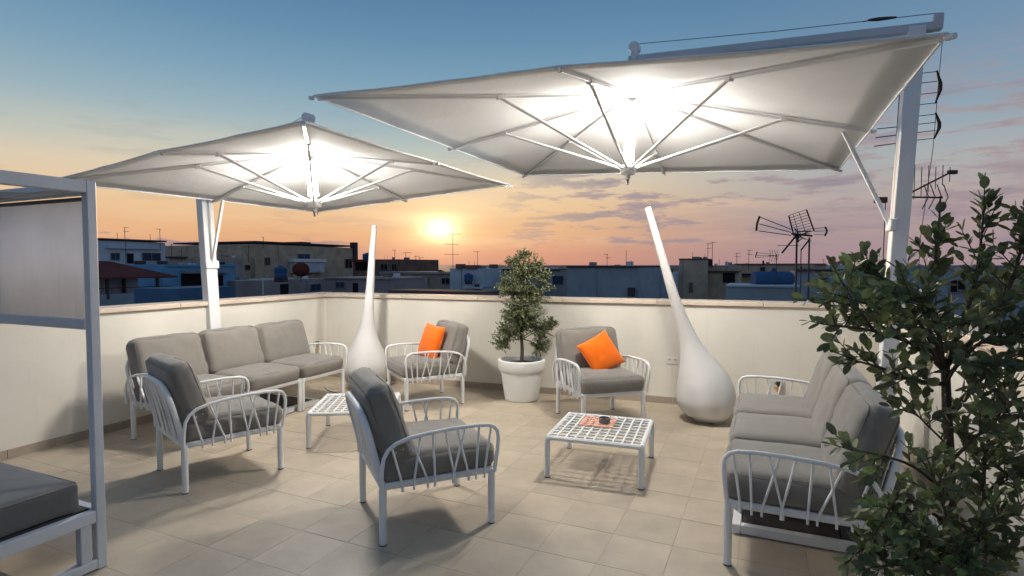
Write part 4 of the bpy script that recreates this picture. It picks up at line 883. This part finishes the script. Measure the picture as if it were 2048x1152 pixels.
    MB().box((b0 + b1) / 2, ((b1 - b0).length, .065, .062), Matrix((bd, Vector((0, 1, 0)), bd.cross(Vector((0, 1, 0))))).transposed(), .006).obj('boom', 'grey_metal', root, angle=25)
    fin = Vector((-D, 0, zb))
    MB().box(fin + Vector((0, 0, .055)), (.055, .07, .13), bevel=.012).obj('finial', 'white_metal', root, angle=25); MB().tube([fin + Vector((0, -.05, .10)), fin + Vector((0, .05, .10))], .045, 16).obj('pulley', 'white_metal', root)
    MB().box((.13, 0, zm + .03), (.06, .06, .12), bevel=.01).obj('boom_cap', 'grey_metal', root, angle=25)
    a, b = fin + Vector((.03, 0, .135)), Vector((.13, 0, zm + .095))
    MB().tube([a, a.lerp(b, .5) + Vector((0, 0, -.012)), b], .0035, 5).obj('cable', 'steel', root)
    m = a.lerp(b, .84); dd = (b - a).normalized(); MB().tube([m - dd * .09, m - dd * .03, m + dd * .03, m + dd * .09], [.008, .014, .012, .007], 8).tube([m - dd * .12 + Vector((0, .02, 0)), m - dd * .06 + Vector((0, .024, .01)), m - dd * .05], .005, 6).obj('turnbuckle', 'antenna_metal', root)
    # leaning mast, side brace, control box, base tray with slabs
    MB().box((0, 0, zm / 2 - .01), (.105, .135, zm + .02), bevel=.006).obj('mast', 'white_metal', root, angle=25)
    bs = Vector((-D + hs * .90, 0, ze + (za - ze) * .10 - .05)); be = Vector((-.06, 0, ze - .72))
    MB().box((bs + be) / 2, ((bs - be).length, .030, .03), Matrix(((bs - be).normalized(), Vector((0, 1, 0)), (bs - be).normalized().cross(Vector((0, 1, 0))))).transposed(), .004).obj('brace', 'white_metal', root, angle=25)
    MB().box(be + Vector((.012, 0, 0)), (.05, .16, .09), bevel=.008).obj('brace_bracket', 'white_metal', root, angle=25)
    MB().box((.075, -.02, 1.40), (.05, .07, .12), bevel=.012).obj('control_box', 'white_metal', root, angle=25)
    v0, v1 = base_v
    tray = MB()
    x0, x1 = -.95, .14
    for xx in (x0, x1): tray.box((xx, (v0 + v1) / 2, .030), (.05, v1 - v0, .055), bevel=.004)
    for yy in (v0 + .025, v1 - .025): tray.box(((x0 + x1) / 2, yy, .030), (x1 - x0 - .05, .048, .053), bevel=.004)
    o = tray.obj('base_tray', 'white_metal', root, angle=25); o.matrix_local = untilt
    nsl = max(2, int((v1 - v0) / .5)); st = (v1 - v0 - .1) / nsl
    for i in range(nsl):
        for q in range(2):
            xa = x0 + .03 + q * (x1 - x0 - .06) / 2; o = MB().box((xa + (x1 - x0 - .06) / 4, v0 + .05 + st * (i + .5), .036), ((x1 - x0 - .06) / 2 - .006, st - .006, .05), bevel=.005).obj('ballast_slab', 't_dark', root, angle=25); o.matrix_local = untilt
    return root
parasol('large lit white parasol on the right, hung from the leaning right mast', 2.8, 4.219, .42, .047, 2.05, 3.645, 2.613, 2.325, 3.30, 3.82, 3.02, 3.32, 1, (-1.47, .55))
parasol('lit white parasol on the left, hung from the mast behind the left sofa', -3.326, 6.284, .431, .068, 1.614, 2.916, 2.32, 2.089, 2.87, 3.142, 2.64, 2.52, -1, (-.55, .55))

# ------------------------------------------------------------------ daybed on the left
def daybed():
    l3, w3 = Vector((-.407, -.914)), Vector((-.914, .407))        # towards the camera, towards the left
    P = Vector((-2.178, 2.90)); root = empty('daybed', (P.x, P.y, .004), atan2(w3.y, w3.x), 'white framed canopy daybed with dark mattress, at the left edge', 'daybed')
    # local x runs to the left along the far side, local y runs towards the camera
    LX, LY, H, s = 1.75, 2.05, 2.03, .047
    # local x = w3 = (-.914,.407); local y = rotate x by +90 deg = (-.407,-.914) = towards the camera
    for x in (0, LX):
        for y in (0, LY):
            p = MB().box((x, y, H / 2), (s, s, H - .002), bevel=.004).obj('post', 'grey_metal', root, angle=25)
    for y in (0, LY): MB().box((LX / 2, y, H - .04), (LX - s, .062, .062), bevel=.004).obj('top_beam', 'grey_metal', root, angle=25)
    for x in (0, LX): MB().box((x, LY / 2, H - .035), (.048, LY - s, .062), bevel=.004).obj('top_beam', 'grey_metal', root, angle=25)
    for x in (.0, LX): MB().box((x, LY / 2, .285), (.045, LY - s, .065), bevel=.004).obj('seat_rail', 'grey_metal', root, angle=25)
    for y in (0, LY): MB().box((LX / 2, y, .285), (LX - s, .045, .065), bevel=.004).obj('seat_rail', 'grey_metal', root, angle=25)
    for x in (0, LX): MB().box((x, LY / 2, .033), (.046, LY - s, .05), bevel=.004).obj('floor_rail', 'grey_metal', root, angle=25)
    for y in (.075, LY - .075): 
        for x in (0, LX): MB().box((x, y, .155), (.046, .05, .192), bevel=.003).obj('short_leg', 'grey_metal', root, angle=25)
        MB().box((LX / 2, y + (.25 if y < 1 else -.25), .033), (LX - s, .06, .056), bevel=.003).obj('cross_rail', 'grey_metal', root, angle=25)
    MB().box((LX / 2, LY / 2, .318), (LX - .06, LY - .06, .012)).obj('slat_base', 'dark_foot', root, smooth=False)
    mt = cushion_mesh('mattress', LX - .03, LY - .09, .155, .035, .016, .006, .003, 9, 22, 'charcoal_fabric'); o = link('mattress', mt, root, Matrix.Translation((LX / 2, LY / 2 + .025, .405)))
    link('piping', piping_mesh('piping', LX - .03, LY - .09, .155 / 2 - .010, .035), o)
    # blind on the far side: roller, screen cloth, side strip, weight bar
    n = 40; vs = []; fs = []
    for i in range(n + 1):
        x = .05 + (.83) * i / n; yy = .0 + .004 * sin(i * 1.9) + .003 * sin(i * .7 + 1)
        for z in (1.31, 1.93): vs.append((x, yy * (1.3 if z < 1.5 else .4), z))
    for i in range(n): a = i * 2; fs.append((a, a + 1, a + 3, a + 2))
    sc = MB().add(vs, fs).obj('screen', 'screen_mesh', root, angle=180); sc.modifiers.new('thick', 'SOLIDIFY').thickness = .002
    MB().tube([(.045, 0, 1.937), (LX - .05, 0, 1.94)], .011, 10).obj('blind_roller', 'charcoal_fabric', root)
    MB().box((.465, 0, 1.285), (.83, .03, .055), bevel=.006).obj('weight_bar', 'grey_metal', root, angle=25)
    MB().box((.90, 0, 1.62), (.03, .02, .66), bevel=.003).obj('blind_edge', 't_bluewhite', root, angle=25)
    # slack cloth roof rolled back over the far part
    vs = []; fs = []; nx, ny = 16, 8
    for i in range(nx + 1):
        for j in range(ny + 1):
            u, v = i / nx, j / ny; vs.append((.06 + u * (LX - .12), .03 + v * .10, 1.955 + .04 * u + .012 * v - .01 * sin(pi * v) * sin(pi * u) + .006 * sin(u * 15 + v * 3)))
    for i in range(nx):
        for j in range(ny): a = i * (ny + 1) + j; fs.append((a, a + 1, a + ny + 2, a + ny + 1))
    rc = MB().add(vs, fs).obj('roof_cloth', 'roof_cloth', root, angle=180); rc.modifiers.new('thick', 'SOLIDIFY').thickness = .003
daybed()

# ------------------------------------------------------------------ small things on walls and floor
def wall_pt(a, b, px, z, off=.002):
    d = (b - a).normalized(); k = (px - 1024) / 1120.; t = (k * a.y - a.x) / (d.x - k * d.y); p = a + d * t; n = Vector((-d.y, d.x)); return p + n * off, atan2(d.y, d.x)
def socket(px, py, label, plug=None, wall=(BW1, LW0)):
    p, rz = wall_pt(*wall, px, 0); z = 1.6 - (py - 530) * p.y / 1120
    root = empty('wall_socket', (p.x, p.y, z), rz, label, 'socket')
    MB().box((0, .005, 0), (.120, .010, .078), bevel=.003).obj('cover_plate', 'socket_white', root, angle=25)
    for s in (-1, 0, 1): MB().box((s * .032, .0115, .012), (.020, .004, .018), bevel=.001).obj('outlet', 't_grey' if s else 'socket_white', root, smooth=False)
    if plug:
        MB().box((0, .035, .012), (.05, .05, .045), bevel=.008).obj('plug', 'plug_black', root, angle=25); MB().box((.01, .030, -.045), (.045, .035, .06), bevel=.008).obj('adapter', 'plug_tan', root, angle=25)
socket(1347, 722, 'white double wall socket left of the leaning teardrop lamp')
socket(1561, 770, 'wall socket with black plug seen through the right sofa arm', True)
socket(628, 688, 'wall socket with a black plug above the left sofa armrest', True, (LW0, LW1))
P_, R_ = smooth_path([Vector(p) for p in ((-2.45, 7.25, .01), (-2.3, 7.0, .012), (-2.05, 6.85, .01), (-1.93, 6.95, .012), (-1.95, 7.1, .02))], [.004] * 5, 30)
tag(MB().tube(P_, .004, 6).obj('power_cord', 'plug_black'), 'thin black cord on the floor beside the upright teardrop lamp', 'cord')
